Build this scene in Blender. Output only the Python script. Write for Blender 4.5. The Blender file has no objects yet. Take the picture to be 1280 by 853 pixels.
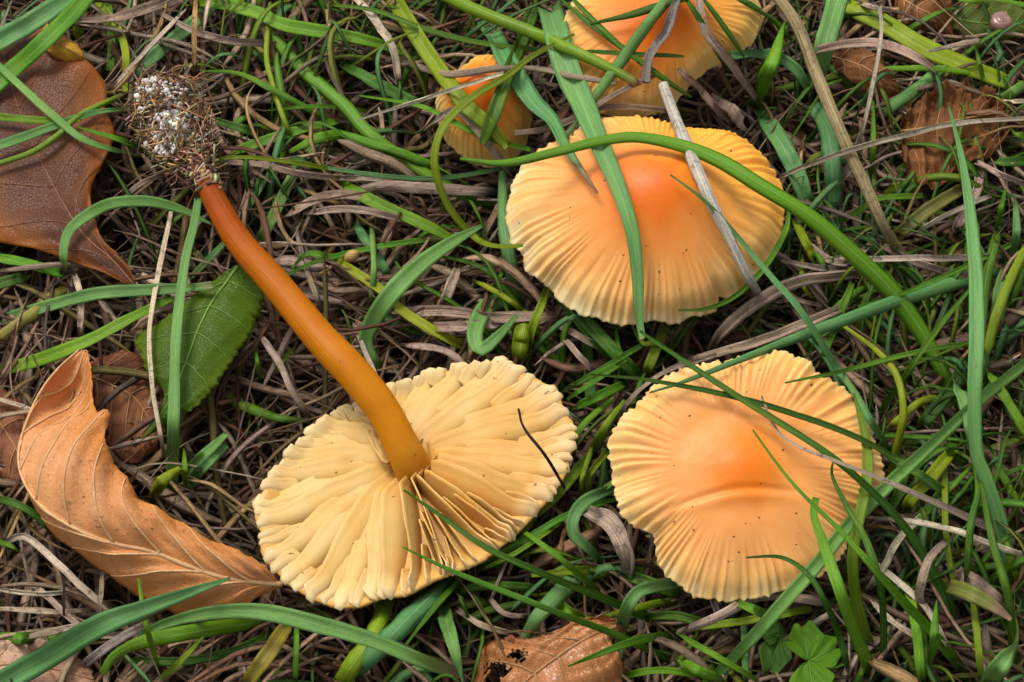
import bpy, math, random
import numpy as np
from mathutils import Vector, Matrix
from mathutils.bvhtree import BVHTree

# ------------------------------------------------------------------ scene, camera, light
SC = bpy.context.scene
COL = SC.collection
R = math.radians
rng = np.random.default_rng(11)
random.seed(11)

SC.view_settings.view_transform = 'Standard'
SC.view_settings.look = 'None'
SC.view_settings.gamma = 1.0
SC.view_settings.exposure = 0.6
SC.cycles.use_denoising = True
SC.cycles.max_bounces = 6
SC.cycles.caustics_reflective = False; SC.cycles.caustics_refractive = False
SC.cycles.transparent_max_bounces = 8

W, H = 1280.0, 853.0            # the photograph's own pixels, used for tracing
TILT = R(31)                    # camera leans 31 degrees from straight down
DIST = 0.44
LENS = 75.0
AIM = Vector((0, 0, 0.014))
FWD = Vector((0, math.sin(TILT), -math.cos(TILT)))
UP = Vector((0, math.cos(TILT), math.sin(TILT)))
RIGHT = Vector((1, 0, 0))
CAM = AIM - FWD * DIST
FPX = LENS / 36.0 * W
cam = bpy.data.cameras.new('camera'); cam.lens = LENS; cam.sensor_width = 36.0
cam.clip_start = 0.01; cam.clip_end = 100.0
cam_ob = bpy.data.objects.new('camera', cam); COL.objects.link(cam_ob)
cam_ob.location = CAM; cam_ob.rotation_euler = (TILT, 0, 0)
SC.camera = cam_ob

SUN_EL, SUN_AZ = R(58), R(-38)     # soft light through cloud, from the upper left
sdir = Vector((math.sin(SUN_AZ) * math.cos(SUN_EL), math.cos(SUN_AZ) * math.cos(SUN_EL), math.sin(SUN_EL)))
sl = bpy.data.lights.new('sun', 'SUN'); sl.energy = 1.5; sl.angle = R(20); sl.color = (1.0, 0.965, 0.91)
so = bpy.data.objects.new('sun', sl); COL.objects.link(so)
so.rotation_euler = sdir.to_track_quat('Z', 'Y').to_euler(); so.location = (0, 0, 2)
wd = bpy.data.worlds.new('World'); SC.world = wd; wd.use_nodes = True
nt = wd.node_tree
sky = nt.nodes.new('ShaderNodeTexSky'); sky.sky_type = 'NISHITA'; sky.sun_disc = False
sky.sun_elevation = SUN_EL; sky.sun_rotation = SUN_AZ
sky.air_density = 1.0; sky.dust_density = 4.0; sky.ozone_density = 1.0
hs = nt.nodes.new('ShaderNodeHueSaturation'); hs.inputs['Saturation'].default_value = 0.12   # cloud cover: greyer sky
nt.links.new(sky.outputs[0], hs.inputs['Color'])
bg = nt.nodes['Background']; bg.inputs[1].default_value = 0.14
nt.links.new(hs.outputs[0], bg.inputs[0])

# ------------------------------------------------------------------ pixel -> place helpers
def ray(px, py):
    return (FWD * FPX + RIGHT * (px - W / 2) - UP * (py - H / 2)).normalized()
def at(px, py, zmm):
    """Point where the pixel's ray meets the height zmm (millimetres above the soil)."""
    d = ray(px, py)
    return CAM + d * ((zmm / 1000.0 - CAM.z) / d.z)
def on_plane(px, py, p0, n):
    d = ray(px, py)
    return CAM + d * ((p0 - CAM).dot(n) / d.dot(n))
def pix(p):
    v = Vector(p) - CAM
    k = FPX / v.dot(FWD)
    return W / 2 + v.dot(RIGHT) * k, H / 2 - v.dot(UP) * k
def pxm(p):
    """size in metres of one pixel at point p"""
    return (Vector(p) - CAM).dot(FWD) / FPX
def inpoly(x, y, poly):
    r = False; j = len(poly) - 1
    for i in range(len(poly)):
        xi, yi = poly[i]; xj, yj = poly[j]
        if (yi > y) != (yj > y) and x < (xj - xi) * (y - yi) / (yj - yi) + xi: r = not r
        j = i
    return r
def spline(pts, n):
    """centripetal-ish Catmull-Rom through pts (any dimension), n samples evenly by length"""
    P = np.array(pts, float)
    if len(P) == 2:
        t = np.linspace(0, 1, n)[:, None]; return P[0] * (1 - t) + P[1] * t
    Q = np.vstack([2 * P[0] - P[1], P, 2 * P[-1] - P[-2]])
    out = []
    for i in range(1, len(Q) - 2):
        for t in np.linspace(0, 1, 14, endpoint=False):
            a, b, c, d = Q[i - 1], Q[i], Q[i + 1], Q[i + 2]
            out.append(0.5 * (2 * b + (c - a) * t + (2 * a - 5 * b + 4 * c - d) * t * t + (3 * b - a - 3 * c + d) * t ** 3))
    out.append(P[-1]); out = np.array(out)
    L = np.concatenate([[0], np.cumsum(np.linalg.norm(np.diff(out, axis=0), axis=1))])
    s = np.linspace(0, L[-1], n)
    return np.stack([np.interp(s, L, out[:, k]) for k in range(out.shape[1])], 1)
def sm(x, a, b):
    t = np.clip((x - a) / (b - a), 0, 1); return t * t * (3 - 2 * t)
def fbm1(x, seed=0.0):
    return (np.sin(x * 1.0 + seed) + 0.6 * np.sin(x * 2.17 + seed * 2.3 + 1) + 0.4 * np.sin(x * 4.31 + seed * 1.7 + 2) + 0.25 * np.sin(x * 8.7 + seed * 3.1)) / 2.25

# ------------------------------------------------------------------ mesh helpers
def mesh(name, V, quads, uv=None, smooth=True, colr=None, tris=None, attr=None):
    me = bpy.data.meshes.new(name)
    V = np.asarray(V, np.float32); Q = np.asarray(quads, np.int32).reshape(-1, 4)
    T = np.asarray(tris, np.int32).reshape(-1, 3) if tris is not None and len(tris) else np.zeros((0, 3), np.int32)
    loops = np.concatenate([Q.ravel(), T.ravel()])
    starts = np.concatenate([np.arange(len(Q)) * 4, len(Q) * 4 + np.arange(len(T)) * 3]).astype(np.int32)
    me.vertices.add(len(V)); me.vertices.foreach_set('co', V.ravel())
    me.loops.add(len(loops)); me.loops.foreach_set('vertex_index', loops)
    me.polygons.add(len(starts)); me.polygons.foreach_set('loop_start', starts)
    if smooth: me.polygons.foreach_set('use_smooth', np.ones(len(starts), bool))
    if uv is not None:
        ul = me.uv_layers.new(name='UVMap')
        ul.data.foreach_set('uv', np.asarray(uv, np.float32)[loops].ravel())
    if colr is not None:
        c = me.color_attributes.new('tint', 'FLOAT_COLOR', 'POINT')
        c.data.foreach_set('color', np.asarray(colr, np.float32).ravel())
    for k, a in (attr or {}).items():
        v = me.attributes.new(k, 'FLOAT_VECTOR', 'POINT'); v.data.foreach_set('vector', np.asarray(a, np.float32).ravel())
    me.update(calc_edges=True); me.validate()
    return me
def link(name, me, mat, label=None, cat=None, group=None, kind=None, color=None, origin=None):
    """one top-level object; the mesh comes in world space and is shifted to the object's base"""
    co = np.empty(len(me.vertices) * 3, np.float32); me.vertices.foreach_get('co', co); co = co.reshape(-1, 3)
    o0 = Vector(origin) if origin is not None else Vector((float(co[:, 0].min() + co[:, 0].max()) / 2, float(co[:, 1].min() + co[:, 1].max()) / 2, float(co[:, 2].min())))
    me.transform(Matrix.Translation(-o0))
    ob = bpy.data.objects.new(name, me); COL.objects.link(ob)
    me.materials.append(mat); ob.location = o0
    ORG[ob.name] = o0
    if label: ob['label'] = label
    if cat: ob['category'] = cat
    if group: ob['group'] = group
    if kind: ob['kind'] = kind
    if color: ob.color = color
    return ob
ORG = {}
def child(name, me, mat, parent, color=None, label=None, kind=None):
    """part (or sub-part) whose mesh is in world space"""
    o0 = ORG[parent.name]
    me.transform(Matrix.Translation(-Vector(o0)))
    ob = bpy.data.objects.new(name, me); COL.objects.link(ob)
    me.materials.append(mat); ob.parent = parent
    ORG[ob.name] = o0
    if color: ob.color = color
    if label: ob['label'] = label
    if kind: ob['kind'] = kind
    return ob
def thing(name, loc, label, cat, group=None):
    o = bpy.data.objects.new(name, None); COL.objects.link(o); o.location = loc; o.empty_display_size = 0.01
    o['label'] = label; o['category'] = cat
    if group: o['group'] = group
    ORG[o.name] = Vector(loc)
    return o
def ribbon(C, Wd, Nn, w, prof_u, prof_n, t):
    """closed strip: C (S,3) centres, Wd width dirs, Nn normals, w (S,) widths; ring profile u (-1..1), n (in widths), t thickness sign"""
    S, K = len(C), len(prof_u)
    V = C[:, None, :] + Wd[:, None, :] * (w[:, None] * 0.5 * prof_u[None, :])[:, :, None] + \
        Nn[:, None, :] * (w[:, None] * 0.5 * prof_n[None, :] + t[None, :])[:, :, None]
    i = np.arange(S - 1)[:, None]; k = np.arange(K)[None, :]
    q = np.stack([i * K + k, i * K + (k + 1) % K, (i + 1) * K + (k + 1) % K, (i + 1) * K + k], -1).reshape(-1, 4)
    UV = np.zeros((S, K, 2)); UV[:, :, 0] = (prof_u * 0.5 + 0.5)[None, :]; UV[:, :, 1] = np.linspace(0, 1, S)[:, None]
    return V.reshape(-1, 3), q, UV.reshape(-1, 2)
def frames(C, ref, roll=None):
    T = np.gradient(C, axis=0); T /= np.linalg.norm(T, axis=1, keepdims=True) + 1e-12
    Wd = np.cross(T, np.asarray(ref, float)); Wd /= np.linalg.norm(Wd, axis=1, keepdims=True) + 1e-9
    N = np.cross(Wd, T)
    if roll is not None:
        c, s = np.cos(roll)[:, None], np.sin(roll)[:, None]
        Wd, N = Wd * c + N * s, N * c - Wd * s
    return T, Wd, N
def tube(C, r, K=10, ref=(0.1, -0.4, 0.9), uvlen=1.0, caps=True):
    C = np.asarray(C, float); S = len(C); r = np.broadcast_to(np.asarray(r, float), (S,))
    T, Wd, N = frames(C, ref)
    a = np.arange(K) / K * 2 * np.pi
    V = C[:, None, :] + (Wd[:, None, :] * np.cos(a)[None, :, None] + N[:, None, :] * np.sin(a)[None, :, None]) * r[:, None, None]
    i = np.arange(S - 1)[:, None]; k = np.arange(K)[None, :]
    q = np.stack([i * K + k, i * K + (k + 1) % K, (i + 1) * K + (k + 1) % K, (i + 1) * K + k], -1).reshape(-1, 4)
    UV = np.zeros((S, K, 2)); UV[:, :, 0] = np.abs(np.linspace(-1, 1, K + 1)[:-1])[None, :]; UV[:, :, 1] = np.linspace(0, uvlen, S)[:, None]
    V = V.reshape(-1, 3); UV = UV.reshape(-1, 2); tr = []
    if caps:
        n = len(V); V = np.vstack([V, C[0], C[-1]]); UV = np.vstack([UV, [.5, 0], [.5, uvlen]])
        for j in range(K):
            tr.append((n, (j + 1) % K, j)); tr.append((n + 1, (S - 1) * K + j, (S - 1) * K + (j + 1) % K))
    return V, q, UV, tr
class Acc:
    """collects pieces that end up as one mesh"""
    def __init__(s): s.V = []; s.Q = []; s.U = []; s.T = []; s.C = []; s.n = 0
    def add(s, V, q, uv, tr=(), c=None):
        s.V.append(V); s.Q.append(np.asarray(q) + s.n); s.U.append(uv)
        if len(tr): s.T.append(np.asarray(tr) + s.n)
        if c is not None: s.C.append(np.tile(np.array(c, float), (len(V), 1)))
        s.n += len(V)
    def mesh(s, name):
        return mesh(name, np.vstack(s.V), np.vstack(s.Q), np.vstack(s.U), True, np.vstack(s.C) if s.C else None, np.vstack(s.T) if s.T else None)

# ------------------------------------------------------------------ materials
class NT:
    def __init__(s, name):
        s.m = bpy.data.materials.new(name); s.m.use_nodes = True; s.t = s.m.node_tree
        s.b = s.t.nodes['Principled BSDF']; s.out = s.t.nodes['Material Output']
    def n(s, typ, **kw):
        nd = s.t.nodes.new('ShaderNode' + typ)
        for k, v in kw.items(): setattr(nd, k, v)
        return nd
    def l(s, a, b): s.t.links.new(a, b)
    def put(s, sock, v):
        if hasattr(v, 'links') or hasattr(v, 'is_output'): s.l(v, sock)
        else:
            if isinstance(v, tuple) and len(v) == 3 and sock.type == 'RGBA': v = (*v, 1)
            sock.default_value = v
    def math(s, op, a, b=0.0, c=None, clamp=False):
        nd = s.n('Math', operation=op, use_clamp=clamp); s.put(nd.inputs[0], a); s.put(nd.inputs[1], b)
        if c is not None: s.put(nd.inputs[2], c)
        return nd.outputs[0]
    def mix(s, f, a, b, mode='MIX'):
        nd = s.n('Mix', data_type='RGBA', blend_type=mode); s.put(nd.inputs[0], f); s.put(nd.inputs[6], a); s.put(nd.inputs[7], b)
        return nd.outputs[2]
    def noise(s, vec, scale, detail=3.0, rough=0.55):
        nd = s.n('TexNoise'); nd.inputs['Scale'].default_value = scale; nd.inputs['Detail'].default_value = detail; nd.inputs['Roughness'].default_value = rough
        if vec is not None: s.l(vec, nd.inputs['Vector'])
        return nd.outputs['Fac']
    def ramp(s, f, *st):
        nd = s.n('ValToRGB'); e = nd.color_ramp.elements
        while len(e) < len(st): e.new(0.5)
        for el, (p, c) in zip(e, st):
            el.position = p; el.color = (c, c, c, 1) if not isinstance(c, tuple) else (*c, 1)
        s.put(nd.inputs[0], f); return nd.outputs[0]
    def vec(s, x, y, z=0.0):
        nd = s.n('CombineXYZ'); s.put(nd.inputs[0], x); s.put(nd.inputs[1], y); s.put(nd.inputs[2], z); return nd.outputs[0]
    def bump(s, h, dist, strength=1.0):
        nd = s.n('Bump'); nd.inputs['Distance'].default_value = dist; nd.inputs['Strength'].default_value = strength
        s.put(nd.inputs['Height'], h); s.l(nd.outputs[0], s.b.inputs['Normal']); return nd.outputs[0]
    def uv(s):
        nd = s.n('UVMap'); sp = s.n('SeparateXYZ'); s.l(nd.outputs[0], sp.inputs[0]); return sp.outputs[0], sp.outputs[1]
    def obj(s): return s.n('TexCoord').outputs['Object']
    def translucent(s, colr, fac):
        tr = s.n('BsdfTranslucent'); s.put(tr.inputs[0], colr); mx = s.n('MixShader'); mx.inputs[0].default_value = fac
        s.l(s.b.outputs[0], mx.inputs[1]); s.l(tr.outputs[0], mx.inputs[2]); s.l(mx.outputs[0], s.out.inputs[0])
    def set(s, **kw):
        for k, v in kw.items(): s.put(s.b.inputs[k.replace('_', ' ')], v)

def mat_blade(name, attr=False, dry=False):
    m = NT(name); u, v = m.uv()
    if attr:
        at_ = m.n('VertexColor', layer_name='tint'); base = at_.outputs[0]; alpha = at_.outputs[1]; rnd = alpha
    else:
        oi = m.n('ObjectInfo'); base = oi.outputs['Color']; alpha = oi.outputs['Alpha']; rnd = oi.outputs['Random']
    off = m.math('MULTIPLY', rnd, 37.0)
    # fibres run along the blade
    fib = m.noise(m.vec(m.math('MULTIPLY', u, 20.0 if dry else 15.0), m.math('MULTIPLY', v, 3.0), off), 1.0, 4.0, 0.65)
    big = m.noise(m.vec(m.math('MULTIPLY', u, 1.2), m.math('MULTIPLY', v, 5.0), off), 1.0, 3.0, 0.6)
    fine = m.noise(m.obj(), 1500.0, 3.0, 0.6)
    k = m.math('ADD', m.math('MULTIPLY', fib, 0.75), m.math('MULTIPLY', big, 0.8))
    fine2 = m.noise(m.obj(), 3200.0, 2.0, 0.6)
    k = m.math('ADD', k, m.math('MULTIPLY', fine, 0.30))
    k = m.math('ADD', k, m.math('MULTIPLY', m.math('SUBTRACT', fine2, 0.5), 0.55))
    if dry:
        k = m.math('ADD', m.math('MULTIPLY', m.math('SUBTRACT', fib, 0.5), 2.0), m.math('SUBTRACT', m.math('MULTIPLY', k, 1.5), 0.35)); k = m.math('MAXIMUM', k, 0.12)
    else:
        k = m.math('ADD', m.math('MULTIPLY', k, 0.95), 0.13)
    c = m.mix(1.0, base, m.vec(k, k, k), 'MULTIPLY')
    if not dry:
        # keel line and a few yellowed and brown stretches, and a dried tip whose length is the object's alpha
        keel = m.ramp(m.math('ABSOLUTE', m.math('SUBTRACT', u, 0.5)), (0.0, 1.0), (0.055, 0.0))
        c = m.mix(m.math('MULTIPLY', keel, 0.35), c, m.mix(0.6, base, (0.5, 0.62, 0.3)))
        yel = m.ramp(big, (0.56, 0.0), (0.72, 1.0))
        c = m.mix(m.math('MULTIPLY', yel, 0.55), c, m.mix(0.5, base, (0.30, 0.30, 0.03)))
        sp = m.noise(m.vec(m.math('MULTIPLY', u, 3.0), m.math('MULTIPLY', v, 22.0), off), 1.0, 3.0, 0.7)
        spot = m.ramp(sp, (0.66, 0.0), (0.74, 1.0))
        c = m.mix(m.math('MULTIPLY', spot, 0.65), c, (0.20, 0.085, 0.025))
        if not attr:
            th = m.math('SUBTRACT', 1.0, alpha)
            d = m.math('ADD', m.math('SUBTRACT', v, th), m.math('MULTIPLY', m.math('SUBTRACT', fib, 0.5), 0.25))
            d = m.math('MULTIPLY', d, 9.0, clamp=True)
            d = m.math('MULTIPLY', d, m.math('GREATER_THAN', alpha, 0.01))
            c = m.mix(d, c, m.mix(fib, (0.16, 0.07, 0.035), (0.42, 0.30, 0.17)))
    else:
        sp = m.ramp(m.noise(m.obj(), 520.0, 5.0, 0.75), (0.55, 0.0), (0.66, 1.0))
        c = m.mix(m.math('MULTIPLY', sp, 0.7), c, (0.075, 0.045, 0.03))
    h = m.math('ADD', m.math('MULTIPLY', m.math('SINE', m.math('MULTIPLY', u, 75.0)), 0.12), m.math('MULTIPLY', fib, 1.0))
    m.bump(h, 0.00045 if dry else 0.0002, 0.9)
    m.set(Base_Color=c, Roughness=0.75 if dry else 0.42)
    m.b.inputs['Specular IOR Level'].default_value = 0.12 if dry else 0.22
    if not dry: m.translucent(m.mix(1.0, c, (0.95, 1.0, 0.4), 'MULTIPLY'), 0.22)
    return m.m

def mat_cap(name, stops, gold=(0.80, 0.36, 0.03), goldamt=0.0, seed=0.0, under=False):
    """waxy cap skin: 'polar' attribute = (cos*s, sin*s, s); colour runs from disc to margin"""
    m = NT(name); pa = m.n('Attribute', attribute_name='polar'); sp = m.n('SeparateXYZ'); m.l(pa.outputs['Vector'], sp.inputs[0])
    ra = m.n('Attribute', attribute_name='streak'); s = sp.outputs[2]
    streak = m.noise(ra.outputs['Vector'], 1.0, 3.0, 0.6)
    blotch = m.noise(m.obj(), 75.0, 4.0, 0.6); fine = m.noise(m.obj(), 1100.0, 4.0, 0.65)
    f = m.math('ADD', s, m.math('MULTIPLY', m.math('SUBTRACT', blotch, 0.5), 0.42))
    f = m.math('ADD', f, m.math('MULTIPLY', m.math('SUBTRACT', streak, 0.5), m.math('MULTIPLY', m.math('POWER', s, 4.0), 0.30)))
    c = m.ramp(f, *stops)
    # water-soaked golden side
    g = m.math('ADD', m.math('MULTIPLY', sp.outputs[0], 0.75), m.math('MULTIPLY', sp.outputs[1], 0.75))
    g = m.math('ADD', g, m.math('MULTIPLY', m.math('SUBTRACT', blotch, 0.5), 1.1))
    g = m.math('MULTIPLY', m.ramp(g, (0.15, 0.0), (0.8, 1.0)), goldamt)
    c = m.mix(g, c, gold)
    # flesh a little deeper in the furrows between striae: thin translucent skin there
    st = m.ramp(streak, (0.35, 1.0), (0.62, 0.0))
    c = m.mix(m.math('MULTIPLY', m.math('MULTIPLY', st, m.math('POWER', s, 4.0)), 0.34), c, m.mix(1.0, c, (0.95, 0.72, 0.38), 'MULTIPLY'))
    dirt = m.ramp(m.noise(m.obj(), 850.0, 1.0, 0.4), (0.765, 0.0), (0.775, 1.0))
    c = m.mix(m.math('MULTIPLY', dirt, 0.95), c, (0.05, 0.02, 0.008))
    c = m.mix(m.math('MULTIPLY', m.ramp(m.noise(m.obj(), 260.0, 5.0, 0.7), (0.48, 0.0), (0.68, 1.0)), 0.28), c, m.mix(1.0, c, (0.97, 0.78, 0.5), 'MULTIPLY'))
    c = m.mix(m.math('MULTIPLY', m.math('SUBTRACT', fine, 0.4), 0.5), c, m.mix(1.0, c, (0.8, 0.6, 0.45), 'MULTIPLY'))
    m.bump(m.math('ADD', m.math('MULTIPLY', fine, 0.6), m.math('MULTIPLY', m.math('MULTIPLY', streak, m.math('POWER', s, 4.0)), 0.8)), 0.00018, 0.6)
    m.set(Base_Color=c, Roughness=m.math('ADD', 0.30, m.math('MULTIPLY', fine, 0.3)))
    b = m.b; b.inputs['Specular IOR Level'].default_value = 0.25
    b.inputs['Subsurface Weight'].default_value = 0.35; b.inputs['Subsurface Radius'].default_value = (1.0, 0.45, 0.15); b.inputs['Subsurface Scale'].default_value = 0.0022
    return m.m

def mat_gill():
    m = NT('gill flesh'); u, v = m.uv()
    oi = m.n('ObjectInfo')
    n1 = m.noise(m.obj(), 120.0, 4.0, 0.6); n2 = m.noise(m.vec(m.math('MULTIPLY', u, 4.0), m.math('MULTIPLY', v, 26.0), m.math('MULTIPLY', oi.outputs['Random'], 20.0)), 1.0, 3.0, 0.6)
    c = m.mix(m.ramp(n1, (0.35, 0.0), (0.7, 1.0)), oi.outputs['Color'], m.mix(1.0, oi.outputs['Color'], (1.0, 0.82, 0.55), 'MULTIPLY'))
    c = m.mix(m.math('MULTIPLY', n2, 0.15), c, m.mix(1.0, c, (0.92, 0.7, 0.42), 'MULTIPLY'))
    c = m.mix(m.ramp(u, (0.80, 0.0), (1.0, 0.55)), c, (0.66, 0.56, 0.34))           # paler at the margin
    c = m.mix(m.ramp(u, (0.0, 0.5), (0.3, 0.0)), c, (0.56, 0.28, 0.045))             # yellower by the stem
    dirt = m.ramp(m.noise(m.obj(), 700.0, 1.0, 0.4), (0.76, 0.0), (0.775, 1.0))
    c = m.mix(m.math('MULTIPLY', dirt, 0.8), c, (0.14, 0.07, 0.02))
    m.bump(m.math('ADD', m.math('MULTIPLY', n2, 0.5), m.math('MULTIPLY', n1, 1.5)), 0.0003, 0.4)
    m.set(Base_Color=c, Roughness=0.5); b = m.b
    b.inputs['Specular IOR Level'].default_value = 0.2
    b.inputs['Subsurface Weight'].default_value = 0.12; b.inputs['Subsurface Radius'].default_value = (1.0, 0.6, 0.25); b.inputs['Subsurface Scale'].default_value = 0.0008
    return m.m

def mat_stem():
    m = NT('stem flesh'); u, v = m.uv()
    fib = m.noise(m.vec(m.math('MULTIPLY', u, 14.0), m.math('MULTIPLY', v, 4.0)), 1.0, 4.0, 0.6); n1 = m.noise(m.obj(), 160.0, 4.0, 0.6)
    f = m.math('ADD', v, m.math('MULTIPLY', m.math('SUBTRACT', n1, 0.5), 0.25))
    c = m.ramp(f, (0.0, (0.54, 0.25, 0.03)), (0.14, (0.46, 0.175, 0.004)), (0.45, (0.35, 0.105, 0.001)), (0.75, (0.24, 0.047, 0.001)), (1.0, (0.10, 0.016, 0.002)))
    c = m.mix(m.math('MULTIPLY', fib, 0.4), c, m.mix(1.0, c, (0.85, 0.6, 0.5), 'MULTIPLY'))
    dirt = m.ramp(m.noise(m.obj(), 600.0, 2.0, 0.5), (0.74, 0.0), (0.77, 1.0)); c = m.mix(m.math('MULTIPLY', dirt, 0.7), c, (0.1, 0.03, 0.01))
    m.bump(m.math('ADD', fib, n1), 0.0003, 0.6)
    m.set(Base_Color=c, Roughness=0.42); b = m.b
    b.inputs['Specular IOR Level'].default_value = 0.10
    b.inputs['Subsurface Weight'].default_value = 0.15; b.inputs['Subsurface Radius'].default_value = (1.0, 0.4, 0.1); b.inputs['Subsurface Scale'].default_value = 0.0018
    return m.m

def mat_leaf(name, c0, c1, c2, spots=0.5, rough=0.5, dark=(0.09, 0.035, 0.015), transl=0.0, spec=0.15, netscale=1300.0, bd=0.00016):
    """c0/c1 mottled ground colours, c2 towards the rim; vein network as fine relief"""
    m = NT(name); u, v = m.uv()
    n1 = m.noise(m.obj(), 60.0, 5.0, 0.62); n2 = m.noise(m.obj(), 420.0, 4.0, 0.65)
    vo = m.n('TexVoronoi', feature='DISTANCE_TO_EDGE'); vo.inputs['Scale'].default_value = netscale; m.l(m.obj(), vo.inputs['Vector'])
    net = m.ramp(vo.outputs[0], (0.0, 1.0), (0.09, 0.0))
    c = m.mix(m.ramp(n1, (0.36, 0.0), (0.66, 1.0)), c0, c1)
    c = m.mix(m.math('MULTIPLY', m.ramp(u, (0.55, 0.0), (1.0, 1.0)), 0.8), c, c2)
    c = m.mix(m.math('MULTIPLY', net, 0.28), c, m.mix(1.0, c, (0.6, 0.5, 0.45), 'MULTIPLY'))
    c = m.mix(m.math('MULTIPLY', n2, 0.4), c, m.mix(1.0, c, (0.65, 0.6, 0.55), 'MULTIPLY'))
    sp = m.ramp(m.noise(m.obj(), 900.0, 3.0, 0.7), (0.62, 0.0), (0.70, 1.0))
    sp2 = m.ramp(m.noise(m.obj(), 150.0, 4.0, 0.7), (0.62, 0.0), (0.72, 1.0))
    c = m.mix(m.math('MULTIPLY', sp, spots), c, dark)
    c = m.mix(m.math('MULTIPLY', sp2, spots * 0.8), c, dark)
    m.bump(m.math('SUBTRACT', m.math('MULTIPLY', n2, 1.0), m.math('MULTIPLY', net, 0.5)), bd, 0.7)
    m.set(Base_Color=c, Roughness=rough); m.b.inputs['Specular IOR Level'].default_value = spec
    if transl: m.translucent(c, transl)
    return m.m

def mat_plain(name, c0, c1, scale=300.0, rough=0.7, bumpd=0.0004, spec=0.3, sss=0.0):
    m = NT(name); n1 = m.noise(m.obj(), scale, 5.0, 0.65); n2 = m.noise(m.obj(), scale * 5, 3.0, 0.6)
    c = m.mix(m.ramp(n1, (0.35, 0.0), (0.65, 1.0)), c0, c1)
    c = m.mix(m.math('MULTIPLY', n2, 0.5), c, m.mix(1.0, c, (0.6, 0.55, 0.5), 'MULTIPLY'))
    m.bump(m.math('ADD', n1, m.math('MULTIPLY', n2, 0.5)), bumpd, 0.9); m.set(Base_Color=c, Roughness=rough)
    m.b.inputs['Specular IOR Level'].default_value = spec
    return m.m
def mat_tint(name, rough=0.8, scale=900.0):
    m = NT(name); a = m.n('VertexColor', layer_name='tint'); n1 = m.noise(m.obj(), scale, 4.0, 0.7)
    k = m.math('ADD', m.math('MULTIPLY', n1, 1.1), 0.45)
    m.set(Base_Color=m.mix(1.0, a.outputs[0], m.vec(k, k, k), 'MULTIPLY'), Roughness=rough); m.bump(n1, 0.0002, 0.8)
    return m.m

M_GRASS = mat_blade('grass blade'); M_DRY = mat_blade('dry grass', dry=True)
M_GRASS_A = mat_blade('undergrowth grass', attr=True); M_DRY_A = mat_blade('thatch', attr=True, dry=True)
M_GILL = mat_gill(); M_STEM = mat_stem(); M_TINT = mat_tint('soil crumbs')
# ------------------------------------------------------------------ soil
def soil_h(x, y):
    return 0.0012 * np.sin(x * 90 + 1.3 * np.sin(y * 60)) + 0.001 * np.sin(y * 130 + x * 70) - 0.009
def build_soil():
    n = 150
    g = np.concatenate([-np.geomspace(3.0, 0.22, 14)[:-1], np.linspace(-0.22, 0.22, n), np.geomspace(0.22, 3.0, 14)[1:]])
    X, Y = np.meshgrid(g, g); Z = soil_h(X, Y) + rng.normal(0, 0.0005, X.shape)
    V = np.stack([X, Y, Z], -1).reshape(-1, 3); k = len(g)
    i, j = np.meshgrid(np.arange(k - 1), np.arange(k - 1), indexing='ij')
    q = np.stack([i * k + j, i * k + j + 1, (i + 1) * k + j + 1, (i + 1) * k + j], -1).reshape(-1, 4)
    link('ground', mesh('ground', V, q), mat_plain('soil', (0.020, 0.012, 0.007), (0.055, 0.030, 0.016), 130.0, 0.9, 0.002, 0.1), kind='structure', origin=(0, 0, 0))
build_soil()

# ------------------------------------------------------------------ mushroom caps
def polar_outline(pts, O, n, ex, ey, m, jag=0.0, seed=0):
    """outline pixels -> radius by angle on the cap's rim plane"""
    P = np.array(pts + [pts[0]], float); P = spline(P, 400)[:-1]
    L = []
    for x, y in P:
        d = on_plane(x, y, O, n) - O; L.append((d.dot(ex), d.dot(ey)))
    L = np.array(L); a = np.arctan2(L[:, 1], L[:, 0]) % (2 * np.pi); r = np.hypot(L[:, 0], L[:, 1])
    o = np.argsort(a); a, r = a[o], r[o]
    th = np.arange(m) / m * 2 * np.pi
    rr = np.interp(th, np.concatenate([a - 2 * np.pi, a, a + 2 * np.pi]), np.tile(r, 3))
    k = np.hanning(7); k /= k.sum(); rr = np.convolve(np.concatenate([rr[-3:], rr, rr[:3]]), k, 'valid')
    if jag:
        g = np.random.default_rng(seed)
        z = np.zeros(m)
        for f in (23, 41, 67, 97, 131): z += np.sin(f * th + g.uniform(0, 6)) * g.uniform(0.4, 1.0) / 2.5
        z += np.convolve(g.normal(0, 1.0, m + 4), [.2, .2, .2, .2, .2], 'valid') * 0.7
        rr = rr * (1 + jag * z)
    return th, rr
def basis(n):
    ex = (Vector((1, 0, 0)) - n * n.x).normalized(); return ex, n.cross(ex)
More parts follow.
